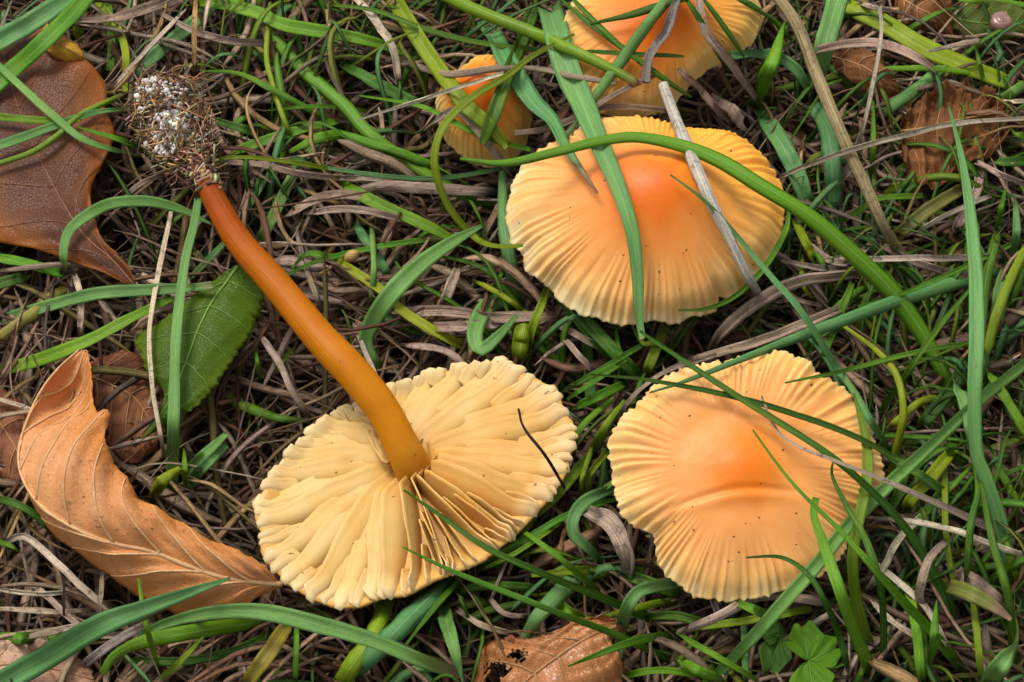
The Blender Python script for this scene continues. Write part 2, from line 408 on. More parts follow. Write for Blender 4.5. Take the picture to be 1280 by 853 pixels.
def make_cap(root, outline, O, n, dome, umbo, umbo_r, droop, mat, matu, striae=74, samp=0.0005, seed=1, jag=0.008, crease=None, lift=None, off=(0, 0)):
    """O: centre of rim plane, n: cap normal, dome/umbo heights, droop: margin turning down"""
    m, ns = 480, 64
    ex, ey = basis(n)
    th, R0 = polar_outline(outline, O, n, ex, ey, m, jag, seed)
    g = np.random.default_rng(seed)
    s = np.linspace(0, 1, ns) ** 0.85
    S, TH = np.meshgrid(s, th, indexing='ij')
    kk = np.hanning(161); kk /= kk.sum(); Rl = np.convolve(np.concatenate([R0[-80:], R0, R0[:80]]), kk, 'valid')
    _, Rs = polar_outline(outline, O, n, ex, ey, m, 0.0, seed)
    # the disc is round; the outline's lobes and the ragged rim only show towards the margin
    RR = Rl[None, :] + (Rs - Rl)[None, :] * sm(S, 0.45, 1.0) + (R0 - Rs)[None, :] * sm(S, 0.88, 1.0)
    # striae: irregular radial ribs, deepest at the margin; some fork, spacing wanders
    wob = TH + 0.10 * fbm1(TH * 3, seed) / 1.0
    ph = striae * wob + 2.4 * fbm1(TH * 9, seed + 3) + 0.8 * np.sin(S * 7 + TH * 5)
    amp = np.clip(0.62 + 0.6 * fbm1(TH * 6, seed + 9) + 0.35 * fbm1(TH * 17, seed + 4), 0.12, 1.5)
    rib = (np.cos(ph) * 0.75 - 0.2) * amp * samp * sm(S, 0.50, 0.98) * 1.25
    rib += 0.22 * samp * np.sin(ph * 1.9 + 2) * sm(S, 0.75, 1.0)
    Hh = dome * (1 - S ** 2.1) + umbo * np.exp(-(S / umbo_r) ** 2) - droop * sm(S, 0.8, 1.0) ** 2
    Hh += 0.0009 * fbm1(TH * 2 + 1.5 * S, seed + 1) * S ** 2.2
    Hh += 0.0010 * fbm1(TH * 5, seed + 13) * sm(S, 0.55, 1.0)
    if lift: Hh += lift(TH, S)
    Hh += rib
    if crease is not None: Hh += crease(S * RR * np.cos(TH), S * RR * np.sin(TH))
    ox, oy = off
    X = S * RR * np.cos(TH) + ox * (1 - S ** 1.5); Y = S * RR * np.sin(TH) + oy * (1 - S ** 1.5)
    def world(X, Y, Hh):
        return np.array(O)[None, None, :] + X[..., None] * np.array(ex) + Y[..., None] * np.array(ey) + Hh[..., None] * np.array(n)
    top = world(X, Y, Hh)
    # underside: thin at the margin, thicker towards the stem, with faint gill ridges
    tk = 0.0006 + 0.006 * (1 - S) ** 0.8
    gil = 0.0009 * np.sin(TH * 60) * sm(S, 0.15, 0.35) * sm(1 - S, 0.02, 0.2)
    bot = world(X * 0.985, Y * 0.985, Hh - tk - 0.001 * sm(1 - S, 0, 0.3) + gil)
    i = np.arange(ns - 1)[:, None]; k = np.arange(m)[None, :]
    q = np.stack([i * m + k, (i + 1) * m + k, (i + 1) * m + (k + 1) % m, i * m + (k + 1) % m], -1).reshape(-1, 4)
    pol = np.stack([S * np.cos(TH), S * np.sin(TH), S], -1).reshape(-1, 3)
    stv = np.stack([np.cos(wob) * striae * 0.17, np.sin(wob) * striae * 0.17, S * 1.2 + seed], -1).reshape(-1, 3)
    # rounded rim joins the two sheets
    Vt = top.reshape(-1, 3); me = mesh('cap', np.vstack([Vt, bot[-1]]), np.vstack([q, np.stack([(ns - 1) * m + k[0], ns * m + k[0], ns * m + (k[0] + 1) % m, (ns - 1) * m + (k[0] + 1) % m], -1)]),
              attr={'polar': np.vstack([pol, pol[-m:]]), 'streak': np.vstack([stv, stv[-m:]])})
    cap = child('cap', me, mat, root)
    sel = slice(0, ns, 2)
    b2 = bot[sel]; b2[-1] = bot[-1]; nb = b2.shape[0]; i = np.arange(nb - 1)[:, None]
    qb = np.stack([i * m + k, i * m + (k + 1) % m, (i + 1) * m + (k + 1) % m, (i + 1) * m + k], -1).reshape(-1, 4)
    uvb = np.stack([S[sel], TH[sel] / 6.28], -1).reshape(-1, 2)
    un = child('gill_underside', mesh('gill_underside', b2.reshape(-1, 3), qb, uvb), matu, root, color=(0.58, 0.40, 0.16, 1))
    return cap, th, R0

OUT2 = [(659,188),(645,206),(637,228),(632,262),(639,297),(654,314),(655,331),(688,355),(702,373),(729,389),(756,397),(787,403),(814,397),(841,400),(862,390),(888,383),(898,376),(900,362),(913,366),(930,355),(950,331),(972,304),(981,270),(979,225),(960,193),(936,171),(902,156),(855,153),(814,140),(780,137),(746,144),(712,157),(678,176)]
OUT3 = [(761,550),(763,581),(769,604),(771,623),(786,647),(810,658),(821,664),(823,693),(839,716),(872,738),(906,744),(941,743),(984,734),(1026,716),(1050,701),(1061,678),(1077,654),(1100,616),(1108,585),(1096,550),(1081,515),(1061,488),(1038,473),(1019,465),(1007,450),(992,446),(976,441),(941,447),(906,451),(868,457),(837,469),(817,484),(798,504),(771,527)]
OUT4 = [(696,80),(700,40),(715,0),(745,-40),(800,-65),(870,-60),(925,-35),(950,-5),(952,22),(942,48),(915,66),(885,84),(862,104),(838,126),(805,139),(770,140),(735,132),(710,112)]
OUT5 = [(543,125),(546,108),(560,92),(580,80),(597,68),(618,64),(642,74),(660,105),(664,145),(652,182),(622,199),(592,200),(570,186),(550,160)]
def stem_to(root, top, base, r0, r1, bend=(0, 0, 0)):
    top, base = Vector(top), Vector(base); mid = (top + base) / 2 + Vector(bend)
    C = spline([top, mid, base], 26)
    V, q, uv, tr = tube(C, np.linspace(r0, r1, 26) * (1 + 0.06 * fbm1(np.linspace(0, 5, 26), r0 * 9000)), 18)
    return child('stem', mesh('stem', V, q, uv, tris=tr), M_STEM, root)
def nrm(ax, ay): return Vector((math.sin(R(ax)), math.sin(R(ay)), math.sqrt(max(0.05, 1 - math.sin(R(ax)) ** 2 - math.sin(R(ay)) ** 2)))).normalized()

peach = [(0.0, (0.66, 0.150, 0.004)), (0.20, (0.66, 0.175, 0.008)), (0.36, (0.66, 0.25, 0.055)), (0.68, (0.66, 0.30, 0.088)), (0.90, (0.65, 0.38, 0.12)), (1.0, (0.63, 0.45, 0.20))]
ambr = [(0.0, (0.62, 0.115, 0.002)), (0.24, (0.64, 0.150, 0.006)), (0.48, (0.65, 0.235, 0.042)), (0.74, (0.66, 0.32, 0.085)), (0.92, (0.66, 0.43, 0.165)), (1.0, (0.66, 0.52, 0.28))]
M_CAP2 = mat_cap('amber cap', ambr, goldamt=0.85, seed=2.0); M_CAP3 = mat_cap('peach cap', peach, goldamt=0.15, seed=5.0)
deep = [(0.0, (0.60, 0.115, 0.002)), (0.40, (0.62, 0.150, 0.004)), (0.62, (0.64, 0.22, 0.02)), (0.80, (0.62, 0.33, 0.07)), (0.94, (0.62, 0.42, 0.14)), (1.0, (0.60, 0.46, 0.2))]
M_CAP4 = mat_cap('orange cap', deep, gold=(0.60, 0.34, 0.06), goldamt=0.4, seed=8.0)

GRP = 'orange waxy mushrooms in the grass'
# upper right mushroom
O = at(806, 268, 25); n2 = nrm(-3, -6)
base = O - n2 * 0.026; base.z = -0.002
m2 = thing('mushroom', base, 'ribbed amber mushroom cap with two blades and a grey stalk lying across it', 'mushroom', GRP)
make_cap(m2, OUT2, O, n2, 0.0085, 0.0040, 0.42, 0.0024, M_CAP2, M_GILL, 78, 0.00058, 3, 0.011, off=(0.0022, 0.0012))
stem_to(m2, O + n2 * 0.004, base, 0.0042, 0.0034, (0.001, 0, 0))
# lower right mushroom
O = at(932, 592, 26); n3 = nrm(1, -9)
base = O - n3 * 0.03; base.z = -0.002
m3 = thing('mushroom', base, 'flat peach mushroom cap with creased orange centre and frilled pale rim', 'mushroom', GRP)
ex3, ey3 = basis(n3)
def cr3(X, Y):
    # a crescent fold below the central boss and a faint ring around it
    y0 = -0.0048 - 9.0 * (X + 0.001) ** 2 + 0.10 * X
    d = (Y - y0) / 0.0007
    w = np.exp(-((X + 0.002) / 0.0125) ** 4)
    rr = np.hypot((X + 0.0012) / 1.15, Y - 0.001)
    return (-0.00055 * np.exp(-d * d) + 0.00035 * np.exp(-((d + 2.2) / 1.6) ** 2)) * w - 0.00022 * np.exp(-((rr - 0.0098) / 0.0022) ** 2)
def lift3(TH, S):
    return 0.0022 * sm(S, 0.3, 1.0) * np.cos(TH - 1.4) - 0.0018 * np.exp(-((TH - 3.85) / 0.22) ** 2) * sm(S, 0.5, 1.0)
make_cap(m3, OUT3, O, n3, 0.0036, 0.0016, 0.24, 0.0014, M_CAP3, M_GILL, 84, 0.00052, 7, 0.015, crease=cr3, lift=lift3, off=(-0.0012, 0.0006))
stem_to(m3, O + n3 * 0.001, base, 0.0042, 0.0034, (-0.001, 0, 0))
# mushroom cut by the top edge
O = at(822, 40, 26); n4 = nrm(4, -4)
base = O - n4 * 0.028; base.z = -0.002
m4 = thing('mushroom', base, 'deep orange mushroom cap half hidden under crossing blades behind the ribbed amber cap', 'mushroom', GRP)
make_cap(m4, OUT4, O, n4, 0.0075, 0.004, 0.32, 0.002, M_CAP4, M_GILL, 60, 0.0004, 12, 0.007)
stem_to(m4, O + n4 * 0.003, base, 0.004, 0.0032)
# small one under the grass
O = at(603, 136, 15); n5 = nrm(-4, -6)
base = O - n5 * 0.016; base.z = -0.002
m5 = thing('mushroom', base, 'small orange bell-shaped mushroom cap almost buried in grass', 'mushroom', GRP)
make_cap(m5, OUT5, O, n5, 0.0085, 0.003, 0.4, 0.002, M_CAP4, M_GILL, 46, 0.0004, 17, 0.008)
stem_to(m5, O + n5 * 0.004, base, 0.003, 0.0026)

# ------------------------------------------------------------------ the picked mushroom lying gills up
OUT1 = [(485,474),(507,468),(527,462),(541,454),(559,455),(579,450),(611,446),(643,445),(659,458),(679,466),(699,482),(711,506),(722,519),(720,538),(714,558),(711,575),(693,601),(671,625),(645,653),(619,679),(603,693),(579,705),(539,721),(507,739),(475,742),(447,752),(416,753),(380,742),(352,724),(332,705),(319,685),(318,660),(312,645),(317,630),(326,606),(346,579),(362,556),(382,534),(412,510),(434,498),(455,505),(470,505)]
STEMPX = [(524, 602), (509, 572), (479, 514), (440, 465), (401, 424), (343, 354), (306, 312), (284, 280), (262, 238), (252, 212), (240, 185)]
def gilled():
    O = at(508, 583, 19.5); n = nrm(-7, 3)
    ex, ey = basis(n)
    root = thing('mushroom', at(520, 600, 0), 'picked mushroom lying upside down with cream gills and long orange stem', 'mushroom', GRP)
    m = 420
    th, R0 = polar_outline(OUT1, O, n, ex, ey, m, 0.004, 5)
    rad = lambda a: np.interp(a % (2 * np.pi), np.append(th, 2 * np.pi), np.append(R0, R0[0]))
    E = lambda x, y, h: np.array(O) + x[..., None] * np.array(ex) + y[..., None] * np.array(ey) + h[..., None] * np.array(n)
    split = math.atan2(-117, 72) % (2 * math.pi)      # gills part here and lean away to both sides
    floor = lambda s: -0.0050 + 0.0015 * s - 0.0012 * s ** 4 + 0.0021 * sm(s, 0.8, 1.0)   # flesh of the cap under the gills
    # bends of the cap: the lower right edge folds down, the rest undulates
    def bend(a, s):
        d = np.abs((a - split + np.pi) % (2 * np.pi) - np.pi)
        d2 = (a - (split + 0.75) + np.pi) % (2 * np.pi) - np.pi
        return -0.0030 * np.exp(-(d2 / 0.55) ** 2) * s ** 2 + 0.0009 * fbm1(a * 2, 2.0) * s ** 2 + 0.0016 * np.exp(-((d - 2.2) / 0.6) ** 2) * s
    # cap flesh: lower skin is the orange cap top that faces the soil
    ns = 30
    S, TH = np.meshgrid(np.linspace(0, 1, ns), th, indexing='ij'); RR = np.broadcast_to(R0 * 0.975, S.shape)
    up = E(S * RR * np.cos(TH), S * RR * np.sin(TH), floor(S) + bend(TH, S))
    dn = E(S * RR * np.cos(TH) * 1.004, S * RR * np.sin(TH) * 1.004, floor(S) + bend(TH, S) - 0.0007 - 0.0042 * (1 - S ** 2))
    i = np.arange(ns - 1)[:, None]; k = np.arange(m)[None, :]
    q = np.stack([i * m + k, (i + 1) * m + k, (i + 1) * m + (k + 1) % m, i * m + (k + 1) % m], -1).reshape(-1, 4)
    q2 = (q + ns * m)[:, ::-1]
    qr = np.stack([(ns - 1) * m + k[0], (2 * ns - 1) * m + k[0], (2 * ns - 1) * m + (k[0] + 1) % m, (ns - 1) * m + (k[0] + 1) % m], -1)
    child('cap', mesh('cap', np.vstack([up.reshape(-1, 3), dn.reshape(-1, 3)]), np.vstack([q, q2, qr])), mat_plain('cap flesh', (0.56, 0.36, 0.10), (0.60, 0.30, 0.05), 200.0, 0.5, 0.0002), root)
    g = np.random.default_rng(21)
    def gill(a0, s0, s1, hgt, lean, seed, curl):
        nsg, nt = 34, 7
        s = np.linspace(s0, s1, nsg); t = np.linspace(0, 1, nt)
        Sg, Tg = np.meshgrid(s, t, indexing='ij')
        x01 = (Sg - s0) / (s1 - s0)
        Rr = rad(np.array(a0))
        a = a0 + curl * (Sg - 0.1) ** 1.5 + 0.016 * fbm1(Sg * 3, seed) * Sg + 0.008 * np.sin(Sg * 38 + seed * 7) * sm(Sg, 0.78, 1.0)
        # free edge: high near the stem, bulging, falling to the margin, slightly ragged
        hp = hgt * ((0.80 if s0 < 0.2 else 0.2) + (0.20 if s0 < 0.2 else 0.8) * sm(x01, 0.0, 0.14)) * (1 - 0.52 * sm(x01, 0.35, 1.0)) * (1 - 0.6 * sm(x01, 0.93, 1.0)) * (1 + 0.035 * fbm1(Sg * 9, seed + 2))
        hh = hp * Tg
        le = lean * (1.0 + 0.10 * fbm1(Sg * 4, seed + 5))
        r = Sg * rad(a)
        lat = hh * np.sin(le * np.minimum(1.0, 0.3 + 0.9 * Tg)) + 0.00015 * fbm1(Sg * 12, seed + 8) * sm(Sg, .5, 1) * Tg
        ver = hh * np.cos(le * np.minimum(1.0, 0.3 + 0.9 * Tg))
        x = r * np.cos(a) - lat * np.sin(a); y = r * np.sin(a) + lat * np.cos(a)
        h = floor(Sg) + bend(a, Sg) + ver - 0.0002
        th_ = (0.00030 * (1 - 0.55 * Tg))
        P = E(x, y, h)
        # thickness across the sheet
        dS = np.gradient(P, axis=0); dT = np.gradient(P, axis=1); N = np.cross(dS, dT); N /= np.linalg.norm(N, axis=-1, keepdims=True) + 1e-12
        A = (P + N * th_[..., None]).reshape(-1, 3); B = (P - N * th_[..., None]).reshape(-1, 3)
        idx = np.arange(nsg * nt).reshape(nsg, nt); off = nsg * nt
        qa = np.stack([idx[:-1, :-1], idx[1:, :-1], idx[1:, 1:], idx[:-1, 1:]], -1).reshape(-1, 4)
        qb = (qa + off)[:, ::-1]
        e1 = np.stack([idx[:-1, -1], idx[1:, -1], idx[1:, -1] + off, idx[:-1, -1] + off], -1)
        e2 = np.stack([idx[-1, :-1], idx[-1, :-1] + off, idx[-1, 1:] + off, idx[-1, 1:]], -1)
        e3 = np.stack([idx[0, :-1], idx[0, 1:], idx[0, 1:] + off, idx[0, :-1] + off], -1)
        uv = np.stack([Sg, Tg], -1).reshape(-1, 2)
        v = g.uniform(0.94, 1.03); d2 = (a0 - (split + 0.7) + np.pi) % (2 * np.pi) - np.pi
        w = math.exp(-(d2 / 0.9) ** 2)
        c = (0.57 * v, (0.395 - 0.06 * w) * v, (0.145 - 0.05 * w) * v, 1)
        child('gill', mesh('gill', np.vstack([A, B]), np.vstack([qa, qb, e1, e2, e3]), np.vstack([uv, uv])), M_GILL, root, color=c)
    NG = 33
    a = 0.0; angs = []
    while a < 2 * math.pi - 0.05:
        d = abs((a - split + math.pi) % (2 * math.pi) - math.pi)
        angs.append(a); a += 2 * math.pi / NG * g.uniform(0.75, 1.3)
    for kx, a0 in enumerate(angs):
        d = (a0 - split + math.pi) % (2 * math.pi) - math.pi          # signed angle from the split
        far = math.pi - abs(d)                                        # angle from the notch by the stem
        lean = math.copysign(1, d) * (0.04 + 1.08 * float(sm(abs(d), 0.10, 0.75))) * (0.55 + 0.45 * float(sm(far, 0.15, 0.75)))
        gill(a0, 0.085, g.uniform(0.98, 1.01), g.uniform(0.0060, 0.0074), lean * g.uniform(0.86, 1.08), kx * 1.37, 0.16 * math.copysign(1, d) * g.uniform(0.6, 1.2))
        nx = angs[(kx + 1) % len(angs)]; nx += 2 * math.pi if nx < a0 else 0
        gill((a0 + nx) / 2, g.uniform(0.58, 0.80), g.uniform(0.97, 1.0), g.uniform(0.0026, 0.0042), lean * 0.9, kx * 2.11 + 50, 0.16 * math.copysign(1, d))
        if abs(d) < 0.35:
            for q_ in (0.3, 0.7): gill(a0 * (1 - q_) + nx * q_, g.uniform(0.3, 0.5), g.uniform(0.94, 1.0), g.uniform(0.0042, 0.006), lean * 0.5, kx * 4.7 + q_ * 9, 0.02)
        if kx % 2 == 0:
            gill(a0 * 0.72 + nx * 0.28, g.uniform(0.74, 0.86), g.uniform(0.96, 1.0), g.uniform(0.0018, 0.003), lean * 0.8, kx * 3.3 + 90, 0.15 * math.copysign(1, d))
    # stem
    wpx = [43, 43, 43, 44, 42, 38, 36, 33, 29, 27, 25]
    zz = [11, 19.5, 24.5, 27, 27.5, 26.5, 25, 23.5, 21, 19, 17.5]
    P = np.array([list(at(x, y, z)) for (x, y), z in zip(STEMPX, zz)]); r = np.array([pxm(p) * w / 2 for p, w in zip(P, wpx)])
    Cc = spline(np.hstack([P, r[:, None]]), 70); v = np.linspace(0, 1, 70)
    V, q, uv, tr = tube(Cc[:, :3], Cc[:, 3] * (1 + 0.018 * fbm1(v * 24, 1.0)) * (1 + 0.12 * np.exp(-((v - 0.05) / 0.05) ** 2)), 28)
    # faint lengthwise grooves
    ax = np.repeat(np.vstack([Cc[:, :3]]), 28, 0); a = np.tile(np.arange(28) / 28 * 2 * np.pi, 70)
    f = 1 + 0.022 * np.sin(3 * a + 2 * np.repeat(v, 28)) + 0.014 * np.sin(7 * a + 1)
    V[:70 * 28] = ax + (V[:70 * 28] - ax) * f[:, None]
    child('stem', mesh('stem', V, q, uv, tris=tr), M_STEM, root)
    # soil and mycelium still clinging to the stem base
    g = np.random.default_rng(4)
    C0 = at(220, 162, 17); e1 = pxm(C0)
    nu, nv = 60, 40
    uu, vv = np.meshgrid(np.arange(nu) / nu * 2 * np.pi, np.linspace(0, np.pi, nv), indexing='xy')
    # egg-shaped clod, wide at the far end, narrowing onto the stem
    ax_d = Vector((-0.42, 0.90, 0.02)).normalized(); sd = ax_d.cross(Vector((0, 0, 1))).normalized(); ud = sd.cross(ax_d)
    lon = np.cos(vv); rr = np.sin(vv) ** 0.75 * (0.82 + 0.22 * lon - 0.1 * lon ** 2)
    nz = 0.10 * np.sin(uu * 5 + vv * 7) + 0.14 * np.sin(uu * 2 + vv * 3 + 2) + 0.08 * np.sin(uu * 9 - vv * 11 + 1) + g.normal(0, 0.07, uu.shape)
    A = 76 * e1; B = 44 * e1
    def clod(uu, lon, rr): return np.array(C0) + (lon * A)[..., None] * np.array(ax_d) + (np.cos(uu) * rr * B)[..., None] * np.array(sd) + (np.sin(uu) * rr * B * 0.85)[..., None] * np.array(ud)
    Pk = clod(uu, lon * (1 + nz * 0.4), rr * (1 + nz))
    idx = np.arange(nu * nv).reshape(nv, nu); q = np.stack([idx[:-1], np.roll(idx[:-1], -1, 1), np.roll(idx[1:], -1, 1), idx[1:]], -1).reshape(-1, 4)
    clump = child('soil_clump', mesh('soil_clump', Pk.reshape(-1, 3), q, smooth=True), mat_plain('clinging soil', (0.045, 0.024, 0.012), (0.17, 0.095, 0.045), 420.0, 0.9, 0.0012, 0.1), root)
    # rootlets, moss shreds and straw crumbs round the clod
    acc = Acc()
    pal = [(0.30, 0.15, 0.055), (0.42, 0.27, 0.14), (0.14, 0.065, 0.026), (0.50, 0.38, 0.25), (0.22, 0.12, 0.03), (0.07, 0.035, 0.018), (0.05, 0.025, 0.012)]
    for j in range(1500):
        u = g.uniform(0, 6.283); lo = g.uniform(-1.0, 1.0); r0 = math.sqrt(max(0.05, 1 - lo * lo)) ** 0.75 * (0.82 + 0.22 * lo)
        p = clod(np.array(u), np.array(lo), np.array(r0 * 1.0)); nrm_ = p - np.array(C0); nrm_ /= np.linalg.norm(nrm_)
        d = g.normal(0, 1, 3); d -= nrm_ * d.dot(nrm_) * 0.75; d /= np.linalg.norm(d); L = g.uniform(0.0012, 0.0058) * (1.7 if g.random() < 0.08 else 1)
        c2 = g.normal(0, 1, 3) * L * 0.35
        pts = [p - d * L / 2 + nrm_ * 0.0002, p + nrm_ * g.uniform(0.0002, 0.0012) + c2 * 0.4, p + d * L / 2 + nrm_ * g.uniform(-0.0004, 0.0016) + c2]
        V, qq, uv, tr = tube(spline(pts, 6), g.uniform(0.00006, 0.00030) * np.linspace(1, 0.4, 6), 5)
        acc.add(V, qq, uv, tr, (*[x * g.uniform(0.7, 1.3) for x in pal[g.integers(len(pal))]], 1))
    SC_ = Cc[int(70 * 0.80):, :3]; SR_ = Cc[int(70 * 0.80):, 3]
    for j in range(260):
        ii = min(len(SC_) - 1, int(len(SC_) * g.random() ** 0.55)); nn = g.normal(0, 1, 3); nn[2] = abs(nn[2]); nn /= np.linalg.norm(nn)
        p = SC_[ii] + nn * SR_[ii] * 1.02; d = g.normal(0, 1, 3); d -= nn * d.dot(nn) * 0.85; d /= np.linalg.norm(d); L = g.uniform(0.0008, 0.004)
        V, qq, uv, tr = tube(spline([p - d * L / 2, p + nn * 0.0003, p + d * L / 2 + nn * g.uniform(0, 0.0008)], 5), g.uniform(0.0001, 0.0004), 5)
        acc.add(V, qq, uv, tr, (*[x * g.uniform(0.6, 1.1) for x in pal[g.integers(len(pal))]], 1))
    child('rootlets', acc.mesh('rootlets'), M_TINT, clump, kind='stuff')
    # white mycelium: fluffy patch and grains on the camera side
    acc = Acc()
    for j in range(700):
        t = g.random()
        if t < 0.62: px, py = g.normal(212, 12), g.normal(163, 15)
        else: px, py = g.normal(192, 16), g.normal(113, 12)
        d = ray(px, py)
        hit = CLOD_BVH(Pk.reshape(-1, 3), q).ray_cast(CAM, d)
        if hit[0] is None: continue
        p = np.array(hit[0]); rr_ = g.uniform(0.00015, 0.00045) * (2.0 if g.random() < 0.15 else 1.0); cc = g.uniform(0.35, 0.66)
        dd = g.normal(0, 1, 3); dd /= np.linalg.norm(dd); L = g.uniform(0.0003, 0.0016)
        V, qq, uv, tr = tube(spline([p - dd * L / 2, p + np.array(hit[1]) * 0.0003, p + dd * L / 2], 5), rr_ * np.array([.5, .9, 1, .9, .5]), 6)
        acc.add(V, qq, uv, tr, (cc, cc * g.uniform(0.9, 1.0), cc * g.uniform(0.78, 0.98), 1))
    child('mycelium', acc.mesh('mycelium'), M_TINT, clump, kind='stuff', label='white threads of mycelium caught in the soil clump')
_cb = {}
def CLOD_BVH(V, q):
    if 'b' not in _cb: _cb['b'] = BVHTree.FromPolygons([Vector(v) for v in V], [tuple(int(i) for i in f) for f in q])
    return _cb['b']
gilled()
# ------------------------------------------------------------------ leaves
def leaf(name, mid, left, right, mat, label, vmat=None, nv=64, nu=14, pleat=0.0, npl=9, slope=0.18, bulge=0.0, bulgev=None, rough=0.0003, teeth=0.0, teethn=40, veins=9, vr=0.00035, mr=0.0006, seed=0, parts=True, group=None, sc=1.0, cat='leaf', holes=None, veinlabel=None):
    """mid/left/right: (px, py, z mm) along the leaf; a sheet of two halves with real relief, veins as parts"""
    g = np.random.default_rng(seed + 100)
    W3 = lambda L: spline(np.array([list(at(*p)) for p in L]), nv)
    Md, Lf, Rt = W3(mid), W3(left), W3(right)
    v = np.linspace(0, 1, nv)
    def half(Ed, sgn):
        if teeth:
            d = Ed - Md; d /= np.linalg.norm(d, axis=1, keepdims=True) + 1e-9
            tt = (v * teethn) % 1.0
            Ed = Ed + d * (teeth * (tt - 0.5) * sm(v, 0.02, 0.1))[:, None] + d * (teeth * 0.4 * g.normal(0, 1, nv))[:, None]
        u = np.linspace(0, 1, nu + 1)
        P = Md[:, None, :] * (1 - u)[None, :, None] + Ed[:, None, :] * u[None, :, None]
        wd = np.linalg.norm(Ed - Md, axis=1)
        U, Vv = np.meshgrid(u, v)
        dz = (bulge if bulgev is None or sgn < 0 else np.interp(v, *bulgev)[:, None]) * 4 * U * (1 - U) * np.minimum(1, wd / 0.01)[:, None]
        dz = dz + pleat * (np.abs(np.sin(np.pi * (Vv * npl - slope * npl * U * sgn * sgn))) - 0.5) * sm(U, 0, 0.35) * np.minimum(1, wd / 0.008)[:, None]
        dz = dz + rough * (fbm1(U * 9 + Vv * 14, seed) + fbm1(Vv * 37 - U * 5, seed + 2)) * U
        P[:, :, 2] += dz
        return P
    Lp, Rp = half(Lf, -1), half(Rt, 1)
    P = np.concatenate([Lp[:, ::-1], Rp[:, 1:]], 1)     # nv x (2nu+1)
    K = 2 * nu + 1
    idx = np.arange(nv * K).reshape(nv, K)
    q = np.stack([idx[:-1, :-1], idx[1:, :-1], idx[1:, 1:], idx[:-1, 1:]], -1)
    if holes is not None:
        keep = np.ones(q.shape[:2], bool)
        for i in range(nv - 1):
            for k in range(K - 1):
                c = pix(P[i, k])
                if any(((c[0] - hx) / hr) ** 2 + ((c[1] - hy) / hr2) ** 2 < 1 + 0.5 * math.sin(c[0] * 0.9 + c[1] * 0.7) for hx, hy, hr, hr2 in holes): keep[i, k] = False
        q = q[keep]
    q = q.reshape(-1, 4)
    uu = np.abs(np.linspace(-1, 1, K)); UV = np.stack(np.meshgrid(uu, v), -1).reshape(-1, 2)
    # two skins 0.22 mm apart, closed along the rim
    dS = np.gradient(P, axis=0); dT = np.gradient(P, axis=1); N = np.cross(dT, dS); N /= np.linalg.norm(N, axis=-1, keepdims=True) + 1e-12
    A = P.reshape(-1, 3); B = (P + N * -0.00022 * np.sign(N[..., 2:3] + 1e-9)).reshape(-1, 3); off = nv * K
    rim = np.concatenate([idx[0], idx[1:, -1], idx[-1, -2::-1], idx[-2:0:-1, 0]])
    qr = np.stack([rim, np.roll(rim, -1), np.roll(rim, -1) + off, rim + off], -1) if holes is None else np.zeros((0, 4), int)
    me = mesh('blade', np.vstack([A, B]), np.vstack([q, (q + off)[:, ::-1], qr]), np.vstack([UV, UV]))
    base = Vector(Md[0]); lo = min(float(A[:, 2].min()), float(B[:, 2].min())); base.z = lo
    root = thing(name, base, label, cat, group)
    child('blade', me, mat, root)
    if parts:
        vm = vmat or mat
        V, qq, uv, tr = tube(Md + np.array([0, 0, 0.0001]), mr * np.linspace(1, 0.3, nv), 8)
        mb = child('midrib', mesh('midrib', V, qq, uv, tris=tr), vm, root)
        for sgn, Pp in ((-1, Lp), (1, Rp)):
            for j in range(veins):
                v0 = (j + 0.6) / (veins + 1.2); pts = []
                for u in np.linspace(0, 0.97, 12):
                    vv = min(v0 + (slope) * u, 1.0) * (nv - 1); uu_ = u * nu
                    i0, k0 = int(vv), int(uu_); i1, k1 = min(i0 + 1, nv - 1), min(k0 + 1, nu); a, b = vv - i0, uu_ - k0
                    p = (Pp[i0, k0] * (1 - a) + Pp[i1, k0] * a) * (1 - b) + (Pp[i0, k1] * (1 - a) + Pp[i1, k1] * a) * b
                    pts.append(p + np.array([0, 0, 0.00008]))
                pts = np.array(pts)
                if np.linalg.norm(pts[-1] - pts[0]) < 0.002: continue
                V, qq, uv, tr = tube(spline(pts, 18), vr * np.linspace(1, 0.45, 18), 6)
                child('vein', mesh('vein', V, qq, uv, tris=tr), vm, root)
    return root

M_TAN = mat_leaf('curled tan leaf', (0.57, 0.23, 0.070), (0.68, 0.33, 0.145), (0.50, 0.18, 0.030), 0.7, 0.55, transl=0.12)
M_TANV = mat_plain('tan leaf vein', (0.60, 0.36, 0.17), (0.50, 0.28, 0.12), 300.0, 0.55)
M_OAK = mat_leaf('red brown leaf', (0.056, 0.017, 0.009), (0.125, 0.042, 0.010), (0.26, 0.075, 0.006), 0.3, 0.45)
M_OAKV = mat_plain('red brown vein', (0.13, 0.05, 0.03), (0.2, 0.08, 0.03), 300.0, 0.5)
M_GREENL = mat_leaf('green leaf', (0.052, 0.105, 0.002), (0.070, 0.130, 0.002), (0.085, 0.145, 0.003), 0.18, 0.45, dark=(0.22, 0.14, 0.02), transl=0.2)
M_GREENV = mat_plain('green leaf vein', (0.13, 0.25, 0.03), (0.11, 0.22, 0.03), 300.0, 0.45)
M_RUST = mat_leaf('rusty leaf', (0.34, 0.125, 0.03), (0.46, 0.20, 0.07), (0.26, 0.09, 0.025), 0.75, 0.34, spec=0.4, dark=(0.07, 0.03, 0.018))
M_RUSTV = mat_plain('rusty vein', (0.38, 0.2, 0.08), (0.3, 0.14, 0.05), 300.0, 0.5)
M_RUSSET = mat_leaf('russet leaf', (0.12, 0.045, 0.013), (0.20, 0.08, 0.022), (0.14, 0.05, 0.014), 0.7, 0.5)
